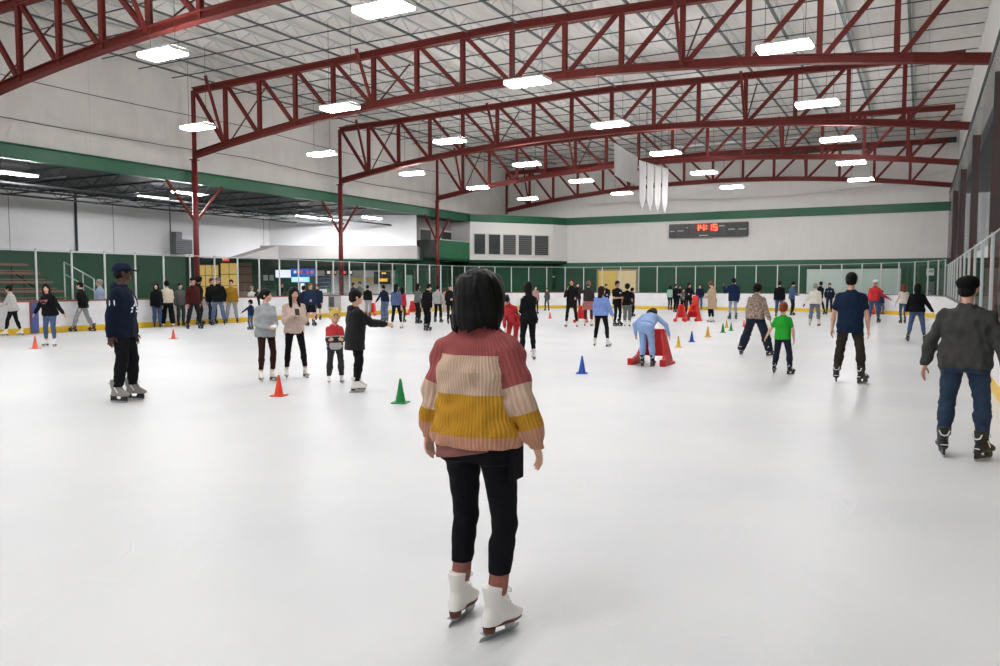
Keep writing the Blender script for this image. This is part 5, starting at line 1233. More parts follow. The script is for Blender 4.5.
# ------------------------------------------------------------------ people on the ice
def striped_knit():
    m, nt, p = nodes('striped_ribbed_knit'); N, L = nt.nodes, nt.links
    at = N.new('ShaderNodeAttribute'); at.attribute_name = 'band'; rb = N.new('ShaderNodeAttribute'); rb.attribute_name = 'rib'
    at2 = N.new('ShaderNodeAttribute'); at2.attribute_name = 'arm'; at3 = N.new('ShaderNodeAttribute'); at3.attribute_name = 'isarm'
    def ramp(off, stops, src=None):
        ad = N.new('ShaderNodeMath'); ad.operation = 'ADD'; ad.inputs[1].default_value = off; L.new((src or at).outputs['Fac'], ad.inputs[0])
        r = N.new('ShaderNodeValToRGB'); r.color_ramp.interpolation = 'CONSTANT'; e = r.color_ramp.elements
        while len(e) < len(stops): e.new(.5)
        for q, (pos, c) in zip(e, stops): q.position = pos; q.color = lin(c)+(1,)
        L.new(ad.outputs[0], r.inputs[0]); return r
    ROSE, CREAM, MUST, PINK = '#9c5350', '#c9ad97', '#bb8a2c', '#c08c74'
    r1 = ramp(.3, [(0, PINK), (.335, MUST), (.53, CREAM), (.715, ROSE)]); r2 = ramp(0, [(0, ROSE), (.38, CREAM), (.68, MUST), (.86, PINK)], at2)
    gt = N.new('ShaderNodeMath'); gt.operation = 'GREATER_THAN'; gt.inputs[1].default_value = .5; L.new(at3.outputs['Fac'], gt.inputs[0])
    mx = N.new('ShaderNodeMix'); mx.data_type = 'RGBA'; L.new(gt.outputs[0], mx.inputs[0]); L.new(r1.outputs[0], mx.inputs[6]); L.new(r2.outputs[0], mx.inputs[7])
    ml = N.new('ShaderNodeMath'); ml.operation = 'MULTIPLY'; ml.inputs[1].default_value = 2*PI/.0165; L.new(rb.outputs['Fac'], ml.inputs[0])
    sn = N.new('ShaderNodeMath'); sn.operation = 'SINE'; L.new(ml.outputs[0], sn.inputs[0])
    hsv = N.new('ShaderNodeHueSaturation'); mr = N.new('ShaderNodeMapRange'); mr.inputs['From Min'].default_value = -1; mr.inputs['To Min'].default_value = .84; mr.inputs['To Max'].default_value = 1.06; L.new(sn.outputs[0], mr.inputs[0]); L.new(mr.outputs[0], hsv.inputs['Value']); L.new(mx.outputs[2], hsv.inputs['Color']); L.new(hsv.outputs[0], p.inputs['Base Color'])
    b = N.new('ShaderNodeBump'); b.inputs['Strength'].default_value = .5; b.inputs['Distance'].default_value = .004; L.new(sn.outputs[0], b.inputs['Height']); L.new(b.outputs[0], p.inputs['Normal'])
    p.inputs['Roughness'].default_value = .9; p.inputs['Specular IOR Level'].default_value = .15; return m
def toddler_top():
    m, nt, p = nodes('red_grey_black_hoodie'); N, L = nt.nodes, nt.links
    at = N.new('ShaderNodeAttribute'); at.attribute_name = 'band'
    at2 = N.new('ShaderNodeAttribute'); at2.attribute_name = 'arm'; at3 = N.new('ShaderNodeAttribute'); at3.attribute_name = 'isarm'
    def ramp(off, stops, src=None):
        ad = N.new('ShaderNodeMath'); ad.operation = 'ADD'; ad.inputs[1].default_value = off; L.new((src or at).outputs['Fac'], ad.inputs[0])
        r = N.new('ShaderNodeValToRGB'); r.color_ramp.interpolation = 'CONSTANT'; e = r.color_ramp.elements
        while len(e) < len(stops): e.new(.5)
        for q, (pos, c) in zip(e, stops): q.position = pos; q.color = lin(c)+(1,)
        L.new(ad.outputs[0], r.inputs[0]); return r
    r1 = ramp(.3, [(0, '#a9a8a5'), (.56, '#b3282c')]); r2 = ramp(0, [(0, '#b3282c'), (.36, '#c9c6c2'), (.42, '#1d1c1d')], at2)
    gt = N.new('ShaderNodeMath'); gt.operation = 'GREATER_THAN'; gt.inputs[1].default_value = .5; L.new(at3.outputs['Fac'], gt.inputs[0])
    mx = N.new('ShaderNodeMix'); mx.data_type = 'RGBA'; L.new(gt.outputs[0], mx.inputs[0]); L.new(r1.outputs[0], mx.inputs[6]); L.new(r2.outputs[0], mx.inputs[7]); L.new(mx.outputs[2], p.inputs['Base Color']); p.inputs['Roughness'].default_value = .9; return m

def hero_extra(i):
    for k in (0, 1):                                                   # ribbed socks between leggings and boots
        a = i['ank'][k][0]; kn = i['kd'][k]; u = nrm(kn-a); F = Fld(a-.12, a+np.array([.12, .12, .32]), .006)
        F.cap(a+u*.05, a+u*.20, .044*i['s'], .043*i['s'], .01)
        for q in range(6): F.cap(a+u*(.09+.019*q), a+u*(.096+.019*q), .0455*i['s'], .0455*i['s'], .008)
        F.cut((0, 0, -1), -(a[2]+.06)); link('sock', F.mesh('sock'), cloth('sock', '#8d5a50', 'knit'), i['root'])
    F = Fld(i['P']-np.array([.32, .28, .2]), i['P']+np.array([.32, .28, .2]), .0065)
    F.loft(i['P']+np.array([-.012, -.01, 0]), rotm('y', -5), [(-.125*i['s'], .197*i['s'], .150*i['s'], -.012), (.0, .192*i['s'], .142*i['s'], -.012), (.1, .16*i['s'], .11*i['s'], 0)], .01); F.noise(.006, .12, 3)
    F.cut((.20, 0, -1), -(i['P'][2]-.065)-0.0)
    link('undershirt_hem', F.mesh('undershirt'), cloth('undershirt', '#8a5750', 'knit'), i['root'])
    q = i['hips'][1]; b = MB(); kk = i['kd'][1]; u = nrm(kk-q); c = q+u*.09+np.array([.098, -.015, 0]); b.box(c, (.022, .12, .17)); b.build('pocket', cloth('leggings#15151a', '#15151a', 'plain'), i['root'], bevel=.008)
hero = person(474, 626, 267, 30, 'woman with black bob hair in rose, cream and mustard striped sweater, seen from behind', sex='f', g=1.08, w=1.10, hair=('bob', 'black', {'len': .137}), hf=.142, armk=.81, hip=(.012, 0),
       shirt=('sweater', striped_knit(), 'knit', {'bands': 1, 'loose': .052, 'hem': -.025, 'sleeve': .068, 'cuffr': .84, 'cuffx': .045, 'fold': .012, 'trap': .03, 'box': .95, 'hemw': .93, 'seam': .95}), pants=('slim', '#15151a', 'plain', .080), boots=('figure', 'white'),
       feet=((-.10, .03, 0), (.15, -.05, 20)), arms=(((.33, -.06, -1), (.22, .12, -1)), ((.36, -.05, -1), (.28, .12, -1))), head=(-6, 2), extra=hero_extra)

def hoodie_logo(i):
    P, T, s, ts = i['P'], i['T'], i['s'], i['ts']; o = P+T@np.array([.045*s, .3, .27*ts]); R, U = T@np.array([-1., 0, 0]), T@np.array([0, 0, 1.])
    W = mat('white_print', '#dfe2e6', .7)
    tri = [[(-.05, 0), (-.018, 0), (-.004, .05), (-.016, .05)], [(.05, 0), (.018, 0), (.004, .05), (.016, .05)], [(-.018, .05), (.018, .05), (.012, .085), (-.012, .085)], [(-.03, .02), (.03, .02), (.026, .03), (-.026, .03)], [(-.006, .085), (.006, .085), (0, .12)],
           [(-.075, -.03), (.075, -.03), (.075, -.008), (-.075, -.008)], [(-.075, -.066), (.075, -.066), (.075, -.044), (-.075, -.044)]]
    decal(i, o, R, U, [[(x*1.25, y*1.25) for x, y in q] for q in tri], W, 'chest_print', into=T@np.array([0, -1., 0]))
    q = i['A'][1]; o2 = q['S']+(q['E']-q['S'])*.42+np.array([.3, 0, 0]); decal(i, o2, (0, 1, 0), (0, 0, 1), [[(-.035, -.035), (.035, -.035), (.035, .035), (-.035, .035)]], W, 'sleeve_patch', into=(-1, 0, 0))
person(125, 401, 264, 108, 'man in navy cap and navy hoodie with white chest print standing in profile at left', tone='dark', hair=('short', 'black'), hats=[('cap', '#18233f')], g=1.12, w=1.08,
       shirt=('hoodie', '#131d32', 'knit', {'hem': -.12, 'loose': .045, 'sleeve': .074}), pants=('straight', '#17181b', 'plain'), boots=('hockey', 'grey'), feet=((-.12, .06, -14), (.12, -.05, 26)), head=(22, 2), arms=(((.15, .1, -1), (.05, .2, -1)), ((.14, -.22, -1), (.05, -.02, -1))), extra=hoodie_logo)
person(267.5, 381, 288.5, 154, 'girl in light grey sweatshirt and dark brown leggings behind an orange cone', sex='f', hair=('pony', 'black', {'len': .34}), shirt=('sweater', '#9b9fa0', 'knit', {'loose': .048, 'hem': -.10, 'sleeve': .064}), pants=('slim', '#3a211c', 'plain'), g=.92,
       feet=((-.11, 0, 14), (.12, -.03, 14)), arms=(((.16, .10, -1), (-.55, .9, -.25)), ((.16, .10, -1), (-.55, .9, -.25))), head=(46, 2))
person(293, 378, 286.5, 168, 'girl with long black hair in cream fleece holding a phone before her chest', sex='f', hair=('long', 'black', {'len': .42, 'front': 1}), shirt=('sweater', '#c6afa1', 'knit', {'loose': .040, 'hem': -.08, 'sleeve': .07}), pants=('slim', '#17181c', 'plain'), g=.92,
       feet=((-.24, .02, 12), (.12, 0, 14)), hip=(.02, 0), arms=('phone', 'phone'), head=(4, 8))
def hold(info, name, label, cat, dims, m, off=(0, 0, 0)):
    c = (info['A'][0]['W']+info['A'][0]['d']*.09+info['A'][1]['W']+info['A'][1]['d']*.09)/2+np.array(off)
    Rz = Matrix.Rotation(info['root'].rotation_euler.z, 3, 'Z'); q = Rz@Vector(c)+Vector(info['root'].location)
    b = MB(); b.box((0, 0, 0), dims); o = b.build(name, m, bevel=min(dims)*.3); o.location = q; o.rotation_euler = (.5, 0, info['root'].rotation_euler.z); return tag(o, label, cat)
hold(PEOPLE[-1], 'phone', 'black phone held by the girl in cream fleece', 'phone', (.075, .012, .12), blk, (0, .02, .0))
hold(PEOPLE[-2], 'folded_paper', 'small white paper in the hands of the girl in grey sweatshirt', 'paper', (.09, .06, .05), mat('white_paper', '#e2e2df', .8), (0, .02, .03))
person(335, 383.5, 308, 172, 'toddler in yellow animal hat and red and grey hoodie with folded arms', sex='k', hair=('none', 'black'), hats=[('bear', '#c9a95c')], shirt=('hoodie', toddler_top(), 'knit', {'bands': 1, 'loose': .045, 'hem': -.10, 'hood': 0}), pants=('straight', '#3b3d3f', 'plain'), hf=.19,
       feet=((-.16, 0, 8), (.14, 0, 8)), arms=('cross', 'cross'), head=(0, 16))
person(357, 391.5, 289.5, 72, 'boy in black puffy coat and black trousers reaching his arm out to the right', H=None, sex='m', hair=('short', 'black'), shirt=('puffer', '#1a1a1c', 'shiny', {'hem': -.22, 'loose': .055}), pants=('straight', '#1a1b1e', 'plain'), g=1.0, hf=.145,
       feet=((-.10, .04, 4), (.11, -.06, 12)), arms=('hang', ((.05, .75, -.55), (.1, 1, -.12))), head=(-6, 0))

# right foreground
person(961, 458, 276, 12, 'heavyset man in dark grey sweater, black flat cap and blue jeans, seen from behind', g=1.14, w=1.12, tone='light', hair=('short', 'black'), hats=[('beret', '#141416')], shirt=('sweater', '#4b4b48', 'knit', {'loose': .026, 'hem': -.07, 'sleeve': .064, 'fold': .016, 'hemw': .96}), pants=('straight', '#26456f'), boots=('hockey', 'black'),
       feet=((-.17, .02, 22), (.17, .02, 20)), arms=(((.42, -.1, -1), (.22, .1, -1)), ((.40, -.08, -1), (.25, .15, -1))), head=(-4, 0))
person(848, 383, 273, 8, 'man in navy t-shirt and dark brown trousers skating away in the right half', g=1.0, hair=('short', 'black'), tone='light', shirt=('tee', '#1b2d46', 'plain', {'loose': .036, 'hem': -.14}), pants=('straight', '#3a342e', 'plain'), boots=('hockey', 'black'),
       feet=((-.18, .0, 10), (.20, -.02, 24)), arms=(((.28, -.06, -1), (.10, .1, -1)), ((.28, -.06, -1), (.1, .14, -1))), head=(2, 2))
person(782, 374, 301, 12, 'red-haired boy in bright green t-shirt and dark jeans skating away', sex='k', hair=('short', 'red'), tone='light', shirt=('tee', '#27a02f', 'plain', {'loose': .040, 'hem': -.06}), pants=('straight', '#1b2a45'), boots=('hockey', 'black'), hf=.155,
       feet=((-.20, .05, 2), (.20, -.06, 30)), arms=(((.60, .05, -1), (.55, .1, -1)), ((.35, .0, -1), (.1, .15, -1))), head=(6, 0))
person(756, 355.5, 282, 22, 'woman with dark curly hair in leopard-patterned hoodie skating beside the green-shirted boy', sex='f', hair=('curly', 'black'), tone='tan', g=1.12, shirt=('hoodie', '#8d7a6d', 'leopard', {'hem': -.05, 'sleeve': .066}), pants=('wide', '#1e2c44'), boots=('hockey', 'black'),
       feet=((-.36, -.04, 6), (.30, .05, 16)), hip=(.0, 0), arms=('hang', ((.35, .05, -1), (.45, .1, -1))), lean=8)
person(647, 366.5, 300, 14, 'girl in pale blue sweatshirt and light jeans bending over a red skating aid', H=1.46, sex='f', hair=('long', 'darkbrown', {'len': .24}), tone='light', lean=64, hip=(.0, -.18), shirt=('sweater', '#8fa9d6', 'knit', {'loose': .036, 'hem': -.02}), pants=('straight', '#8ea9d6', 'plain'), boots=('hockey', 'black'),
       feet=((-.10, -.05, 4), (.12, .02, 8)), arms=(((.9, .75, -.2), (.0, .95, -.1)), ((.85, .7, -.2), (.2, .95, -.1))), head=(0, 10))
person(600, 346.5, 286, 12, 'woman with long brown hair in pale blue sweater and black leggings, seen from behind', sex='f', hair=('long', 'darkbrown', {'len': .40}), shirt=('sweater', '#7590cf', 'knit', {'loose': .050, 'hem': -.03, 'sleeve': .072}), pants=('slim', '#15161a', 'plain'), g=1.0,
       feet=((-.17, .03, 4), (.24, -.05, 30)), arms=('hang', ((.40, .0, -1), (.30, .1, -1))), head=(-50, 0))
person(528, 360, 281.5, -28, 'woman in black top and leggings with very long black hair, behind the striped sweater', sex='f', hair=('long', 'black', {'len': .46}), g=1.12, shirt=('top', '#17181b', 'plain', {'hem': -.12, 'loose': .02}), pants=('slim', '#17181b', 'plain'),
       feet=((-.12, .03, 6), (.13, -.05, 14)), arms=('bend', ((.1, .5, -1), (0, .8, -.8))), head=(10, 10))
person(512, 356, 296, 205, 'person in red jacket with a black scarf bending towards the woman in black', H=1.45, sex='f', hair=('bun', 'black'), lean=42, hip=(0, -.12), shirt=('jacket', '#b3242b', 'shiny', {'hem': -.1}), pants=('slim', '#a8262d', 'plain'), feet=((-.1, 0, 6), (.12, 0, 10)), arms=('low', 'down_fwd'), head=(-10, 10))

# right middle distance
person(916, 342, 283, 4, 'woman with long black hair in black jacket and blue jeans, seen from behind at right', sex='f', hair=('long', 'black', {'len': .44}), g=1.18, shirt=('jacket', '#151619', 'plain', {'hem': -.04, 'loose': .03}), pants=('slim', '#3d5f96'), boots=('hockey', 'black'), feet=((-.22, 0, 18), (.22, 0, 12)), arms=(((.35, 0, -1), (.2, .2, -1)), ((.55, 0, -1), (.6, .2, -1))))
person(903, 323.5, 284.5, -22, 'girl with red-brown hair in cream top and jeans near the corner boards', sex='f', hair=('long', 'auburn', {'len': .40}), shirt=('sweater', '#d3c7bd', 'knit', {'hem': -.04}), pants=('slim', '#37588a'), boots=('hockey', 'black'), feet=((-.10, 0, 6), (.08, 0, 8)), arms=(((.4, .1, -1), (.2, .3, -1)), 'hang'))
person(873.5, 322.5, 280, 22, 'man in red jacket, white cap and black gloves reaching out to the right', hair=('short', 'grey'), hats=[('beanie', '#dcd8d2')], shirt=('jacket', '#b52a2e', 'plain', {'hem': -.06}), pants=('straight', '#3a5788'), boots=('hockey', 'black'), g=1.1, gloves=('#1a1a1c', (0, 1)), feet=((-.19, 0, 8), (.19, 0, 8)), arms=('hang', ((.55, .2, -1), (1, .25, -.5))), lean=8, head=(-20, 0))
person(881, 314.5, 290, 40, 'child in dark jacket and jeans half hidden behind the man in red', sex='k', hair=('short', 'darkbrown'), shirt=('jacket', '#26364f', 'plain'), pants=('straight', '#41608f'), boots=('hockey', 'brown'), feet=((-.1, 0, 6), (.14, 0, 12)))
person(814, 326, 283.2, 10, 'grey-haired skater in cream sweater and grey trousers seen from behind', hair=('short', 'grey'), shirt=('sweater', '#d6cfc2', 'knit', {'hem': -.06, 'loose': .04}), pants=('straight', '#6a7079', 'plain'), boots=('hockey', 'cream'), gloves=('#1a1a1c', (1, 0)), feet=((-.17, 0, 14), (.18, .0, 14)), arms=(((.5, .15, -1), (.6, .35, -1)), 'hang'), lean=12, g=1.08)
person(817, 314.5, 280.6, 38, 'person in black stretching a leg out behind the cream-sweatered skater', hair=('short', 'darkbrown'), shirt=('jacket', '#1c1d21', 'plain'), pants=('slim', '#22242a', 'plain'), boots=('hockey', 'black'), feet=((-.26, -.1, 6), (.38, .1, 12)), lean=16, head=(40, 0))
def stripes(i):
    P, T, s, ts = i['P'], i['T'], i['s'], i['ts']
    decal(i, P+T@np.array([0, .4, .33*ts]), T@np.array([-1., 0, 0]), T@np.array([0, 0, 1.]), [[(-.13, -.03), (-.04, -.03), (-.04, .03), (-.13, .03)], [(.04, -.03), (.13, -.03), (.13, .03), (.04, .03)]], mat('pale_print', '#a9abb0', .7), 'chest_stripe', into=T@np.array([0, -1., 0]))
person(829, 312.5, 283, 180, 'man in navy jacket with pale chest stripes standing against the far boards', hair=('short', 'darkbrown'), shirt=('jacket', '#1c2437', 'plain', {'hem': -.08}), pants=('straight', '#22262e', 'plain'), boots=('hockey', 'brown'), feet=((-.12, 0, 10), (.12, 0, 10)), arms=('pocket', 'pocket'), extra=stripes)
person(791.5, 315.5, 281.5, 70, 'man in blue denim shirt looking down, in profile by the far boards', hair=('short', 'black'), shirt=('jacket', '#3d5d9c', 'denim', {'hem': -.1}), pants=('straight', '#1e2026', 'plain'), boots=('hockey', 'black'), arms=('hang', 'bend'), head=(0, 22), feet=((-.12, .05, 6), (.12, -.02, 8)))
person(779, 318, 281.2, 6, 'man in black sweater and jeans behind the green-shirted boy', hair=('short', 'black'), shirt=('sweater', '#16171a', 'plain', {'loose': .04}), pants=('straight', '#2f558c'), boots=('hockey', 'black'), g=1.08, feet=((-.14, 0, 8), (.14, 0, 8)))
person(732.7, 319.5, 278.5, -20, 'person in navy hooded jacket and pale jeans raising a hand, near the two green cones', hair=('short', 'black'), hats=[('beanie', '#23262c')], shirt=('puffer', '#1e2c4d', 'plain', {'hem': -.16, 'loose': .05}), pants=('slim', '#93aed6'), boots=('hockey', 'black'), arms=(((.5, .4, -.6), (.1, .5, 1)), 'hang'), feet=((-.13, 0, 8), (.15, 0, 8)), tone='brown', gloves=('#1a1a1c', (0, 1)))
person(711.5, 322.3, 280.8, -62, 'woman in long beige coat with bowed head, in profile near the far boards', sex='f', hair=('bun', 'lightbrown'), shirt=('coat', '#b69c80', 'plain', {'hem': -.38, 'hood': 1, 'loose': .05}), pants=('slim', '#1f2024', 'plain'), arms=('bend', 'bend'), head=(0, 30), feet=((-.08, .03, 4), (.09, -.03, 6)))
person(699.5, 310, 284.3, 178, 'boy in navy hoodie and jeans leaning against the far boards', hair=('short', 'darkbrown'), shirt=('hoodie', '#1a2440', 'knit'), pants=('straight', '#3d5f94'), boots=('hockey', 'black'), arms=('pocket', 'pocket'), feet=((-.11, 0, 8), (.11, 0, 8)))
person(688.5, 317, 282.6, 160, 'woman in black jacket standing behind the tall red skating aid', sex='f', hair=('long', 'darkbrown', {'len': .3}), shirt=('jacket', '#1b1b1e', 'plain'), pants=('slim', '#4a2a26', 'plain'), boots=('hockey', 'black'), arms=('fwd', 'fwd'), head=(20, 14), feet=((-.12, 0, 8), (.14, 0, 8)))
person(669.8, 310, 285, 30, 'girl in mint green top and black trousers standing at the far boards', sex='f', hair=('bob', 'black', {'len': .16}), shirt=('sweater', '#8fb3a8', 'knit', {'hem': -.05}), pants=('slim', '#17181b', 'plain'), boots=('hockey', 'black'), arms=('hang', 'bend'))
person(675.5, 312.4, 284, 140, 'person in black jacket immediately right of the girl in mint green', hair=('short', 'black'), shirt=('jacket', '#16171a', 'plain'), pants=('straight', '#1a1b1e', 'plain'), boots=('hockey', 'black'), arms=('bend', 'clasp'))
person(679.6, 309.6, 285, 170, 'dark-haired person in black squeezed behind the grey-jacketed one at the far boards', sex='f', hair=('long', 'black', {'len': .3}), shirt=('jacket', '#1a1a1d', 'plain'), pants=('slim', '#17181b', 'plain'), boots=('hockey', 'black'), arms=('clasp', 'clasp'))
person(683, 311, 288, 150, 'person in mottled grey jacket beside the tall red skating aid', sex='k', hair=('short', 'darkbrown'), shirt=('jacket', '#5c5f5d', 'leopard'), pants=('straight', '#1c1d20', 'plain'), boots=('hockey', 'black'), arms=('bend', 'bend'))

# centre, behind the pale blue sweater
def smallprint(i):
    P, T, s, ts = i['P'], i['T'], i['s'], i['ts']; decal(i, P+T@np.array([-.05*s, .4, .35*ts]), T@np.array([-1., 0, 0]), T@np.array([0, 0, 1.]), [[(-.05, -.03), (.05, -.03), (.05, .03), (-.05, .03)]], mat('white_print', '#dfe2e6', .7), 'chest_print', into=T@np.array([0, -1., 0]))
person(617, 326.3, 281, 140, 'man in black t-shirt with small white chest print standing before the tan doors', hair=('short', 'black'), shirt=('tee', '#17181a', 'plain', {'short': True}), pants=('slim', '#1a1a1c', 'plain'), boots=('hockey', 'black'), arms=('hang', 'clasp'), extra=smallprint, feet=((-.12, 0, 8), (.12, 0, 8)), tone='tan')
person(627, 326.5, 283.8, 12, 'woman with black hair in black top and grey trousers facing the tan doors', sex='f', hair=('curly', 'black'), shirt=('tee', '#161719', 'plain', {'hem': -.06}), pants=('straight', '#6a6a6b', 'plain'), g=1.12, arms=('hang', 'bend'), tone='tan')
person(632, 316.5, 287.5, 60, 'person in dark clothes mostly hidden behind the woman in grey trousers', hair=('short', 'black'), shirt=('jacket', '#1d1e21', 'plain'), pants=('slim', '#1b1c1f', 'plain'), boots=('hockey', 'black'), tone='tan')
person(606, 313.5, 284, 170, 'person in black top in front of the left tan door, behind the pale blue sweater', hair=('short', 'black'), shirt=('jacket', '#1b1c1f', 'plain'), pants=('slim', '#3c4f72'), boots=('hockey', 'black'), arms=('bend', 'clasp'))
person(571.5, 327.3, 278.8, 186, 'tall skater in long black jacket holding a hand up to the chin', hair=('short', 'darkbrown'), shirt=('jacket', '#1a1b1d', 'plain', {'hem': -.24, 'loose': .03}), pants=('slim', '#191a1d', 'plain'), arms=('bend', 'face'), feet=((-.20, 0, 12), (.20, 0, 12)), tone='tan')
person(588, 326.2, 281.2, 12, 'skater in dark top with red checked shirt tied round the waist', hair=('short', 'lightbrown'), hats=[('beanie', '#8e7468')], shirt=('jacket', '#3a3734', 'plain', {'hem': .02}), pants=('slim', '#7a2e2e', 'plain'), arms=(((.8, .4, -.2), (.8, .6, 0)), 'hang'), feet=((-.13, 0, 8), (.14, 0, 10)),
       extra=lambda i: (lambda F: (F.loft(i['P'], I3, [(-.30, .235, .18, -.01), (-.1, .215, .165, -.01), (.06, .185, .14, 0)], .01), F.noise(.014, .16, 4), link('tied_shirt', F.mesh('tied_shirt'), cloth('tied_shirt', '#a8655f', 'plaid'), i['root'])))(Fld(i['P']-np.array([.3, .3, .34]), i['P']+np.array([.3, .3, .12]), .014)))
person(577.5, 314, 282.6, 170, 'person with dark red scarf half hidden beside the tall skater in black', sex='f', hair=('short', 'black'), shirt=('jacket', '#2a1f22', 'plain', {'scarf': 1}), pants=('slim', '#23334d'), boots=('hockey', 'black'), arms=('fwd', 'fwd'))
person(547, 310.8, 287.5, 205, 'child in grey jacket and jeans standing alone by the far boards', sex='k', hair=('short', 'brown'), shirt=('jacket', '#4c504e', 'plain'), pants=('slim', '#39475c'), boots=('hockey', 'black'), feet=((-.15, 0, 10), (.15, 0, 10)), arms=('hang', 'bend'))
person(536, 314, 285.5, 165, 'person in dusty pink top behind the woman with very long black hair', sex='f', hair=('short', 'darkbrown'), shirt=('sweater', '#a8807c', 'knit'), pants=('slim', '#2c3038', 'plain'), boots=('hockey', 'black'), feet=((-.1, 0, 8), (.2, .1, 8)))

# centre left
person(385, 321.5, 284.6, -38, 'man in navy jacket and wide blue jeans holding a hand out to the left', hair=('short', 'black'), shirt=('jacket', '#1d2740', 'plain', {'hem': -.02}), pants=('wide', '#5470a4'), boots=('hockey', 'black'), arms=(((.6, .2, -1), (.8, .3, -1)), 'hang'), lean=10, head=(20, 0), feet=((-.11, 0, 4), (.11, 0, 6)))
person(368, 317, 285, 18, 'person in short black jacket and pale grey trousers behind the boy in black', hair=('short', 'darkbrown'), shirt=('jacket', '#19191b', 'plain', {'hem': -.02}), pants=('straight', '#a3a6a8', 'plain'), boots=('hockey', 'black'))
person(396.5, 328.3, 283.5, 24, 'woman with long dark hair in blue denim jacket and black leggings', sex='f', hair=('long', 'black', {'len': .42}), shirt=('jacket', '#44639a', 'denim', {'hem': -.03, 'loose': .045}), pants=('slim', '#191a1c', 'plain'), feet=((-.22, .04, 6), (.22, -.04, 12)), arms=('bend', 'hang'), head=(-35, 0))
person(402.5, 322.3, 287, 30, 'child in red top half hidden behind the woman in denim jacket', sex='k', hair=('long', 'black', {'len': .26}), shirt=('sweater', '#b5262c', 'knit'), pants=('slim', '#3a2b28', 'plain'), boots=('hockey', 'black'))
person(418, 323.5, 283.5, 60, 'woman in grey sweater and black trousers, long black hair, beside a red skating aid', sex='f', hair=('long', 'black', {'len': .28}), shirt=('sweater', '#5f6462', 'knit', {'hem': -.03}), pants=('straight', '#1b1c1e', 'plain'), boots=('hockey', 'black'), arms=('bend', 'hang'), feet=((-.18, .05, 8), (.14, -.03, 10)))
person(426.5, 330.8, 283.5, 42, 'man all in black leaning his head forward, left of the striped sweater', hair=('short', 'black'), shirt=('jacket', '#141517', 'plain', {'loose': .028}), pants=('straight', '#141517', 'plain'), boots=('hockey', 'black'), lean=7, head=(-20, 18), arms=('hang', 'pocket'), feet=((-.10, .06, 4), (.12, -.04, 8)))
person(438, 322.5, 285, 26, 'person in light grey shirt and black trousers skating away behind the man in black', hair=('short', 'black'), shirt=('sweater', '#9da09f', 'knit', {'hem': -.06}), pants=('straight', '#191a1c', 'plain'), boots=('hockey', 'black'), feet=((-.2, .1, 4), (.2, -.1, 10)), arms=('hang', 'out'))
person(450.3, 324.5, 284.6, 168, 'person in black jacket with clasped hands immediately left of the black bob hair', hair=('short', 'black'), shirt=('jacket', '#1b1a1b', 'plain'), pants=('slim', '#18191b', 'plain'), boots=('hockey', 'black'), arms=('clasp', 'clasp'))
person(444.6, 316, 288, 30, 'child in dusty pink clothes between the grey shirt and the black jacket', sex='k', hair=('short', 'brown'), shirt=('sweater', '#a9857b', 'knit'), pants=('straight', '#b79d92', 'plain'), boots=('hockey', 'white'))
person(311, 326, 283.2, 150, 'man in navy sweatshirt and black shorts with bare calves, behind the two girls', hair=('short', 'lightbrown'), shirt=('sweater', '#1f3354', 'knit', {'loose': .045, 'sleeve': .07}), pants=('shorts', '#17181b', 'plain'), boots=('hockey', 'black'), g=1.12, arms=('hang', 'bend'), feet=((-.12, .03, 8), (.14, -.03, 8)))
person(318.5, 320.0, 284, 205, 'person in dark navy jacket close behind the man in black shorts', hair=('short', 'brown'), shirt=('jacket', '#22304a', 'plain', {'hem': -.28}), pants=('shorts', '#1d2430', 'plain'), boots=('hockey', 'black'), feet=((-.12, .03, 8), (.16, -.03, 8)))
person(304, 325.5, 285.5, 20, 'person in dark blue and jeans left of the man in black shorts', hair=('short', 'darkbrown'), shirt=('jacket', '#1f2b45', 'plain'), pants=('straight', '#2e4268'), boots=('hockey', 'black'))

# left side
person(251, 329.7, 299, -40, 'small child in navy jacket and jeans pointing an arm down to the left', sex='k', hair=('short', 'black'), shirt=('jacket', '#1f2d49', 'plain'), pants=('slim', '#3f659c'), boots=('hockey', 'black'), arms=(((.9, .3, -.7), (.9, .4, -.7)), 'hang'), hf=.17, head=(25, 0))
person(232, 322.8, 279.8, -178, 'man in mustard sweater and grey trousers leaning at the left boards', hair=('short', 'darkbrown'), shirt=('sweater', '#97701c', 'knit', {'loose': .04}), pants=('straight', '#8b8e92', 'plain'), boots=('hockey', 'black'), arms=('hang', 'pocket'), feet=((-.2, 0, 10), (.2, 0, 10)), g=1.05)
person(218.5, 325.3, 277.5, -168, 'man in black jacket, grey cap and blue jeans left of the mustard sweater', hair=('short', 'grey'), hats=[('cap', '#6b6d70')], shirt=('jacket', '#17181a', 'plain', {'loose': .04}), pants=('straight', '#5877ab'), boots=('hockey', 'black'), arms=('pocket', 'hang'), feet=((-.22, 0, 10), (.2, 0, 10)), g=1.08, head=(30, 6))
person(212.5, 321, 278.3, 150, 'person in black jacket tucked behind the man in grey cap', hair=('short', 'brown'), shirt=('jacket', '#1b1c1e', 'plain', {'loose': .045}), pants=('straight', '#2b3b57'), boots=('hockey', 'black'))
person(192, 329, 277.5, 150, 'man in maroon sweater and black cap skating behind the small orange cone', hair=('short', 'black'), hats=[('cap', '#17181b')], shirt=('sweater', '#4d1c1a', 'knit', {'loose': .046, 'sleeve': .07}), pants=('straight', '#1d232e'), boots=('hockey', 'black'), g=1.12, arms=('hang', 'hang'), feet=((-.24, .12, 4), (.16, .0, 14)))
person(199.5, 323, 277, 75, 'person in black with bushy dark hair by the first red column', hair=('curly', 'black'), shirt=('jacket', '#1b1a1b', 'plain'), pants=('slim', '#17181b', 'plain'), boots=('hockey', 'black'), tone='mid', head=(0, 4))
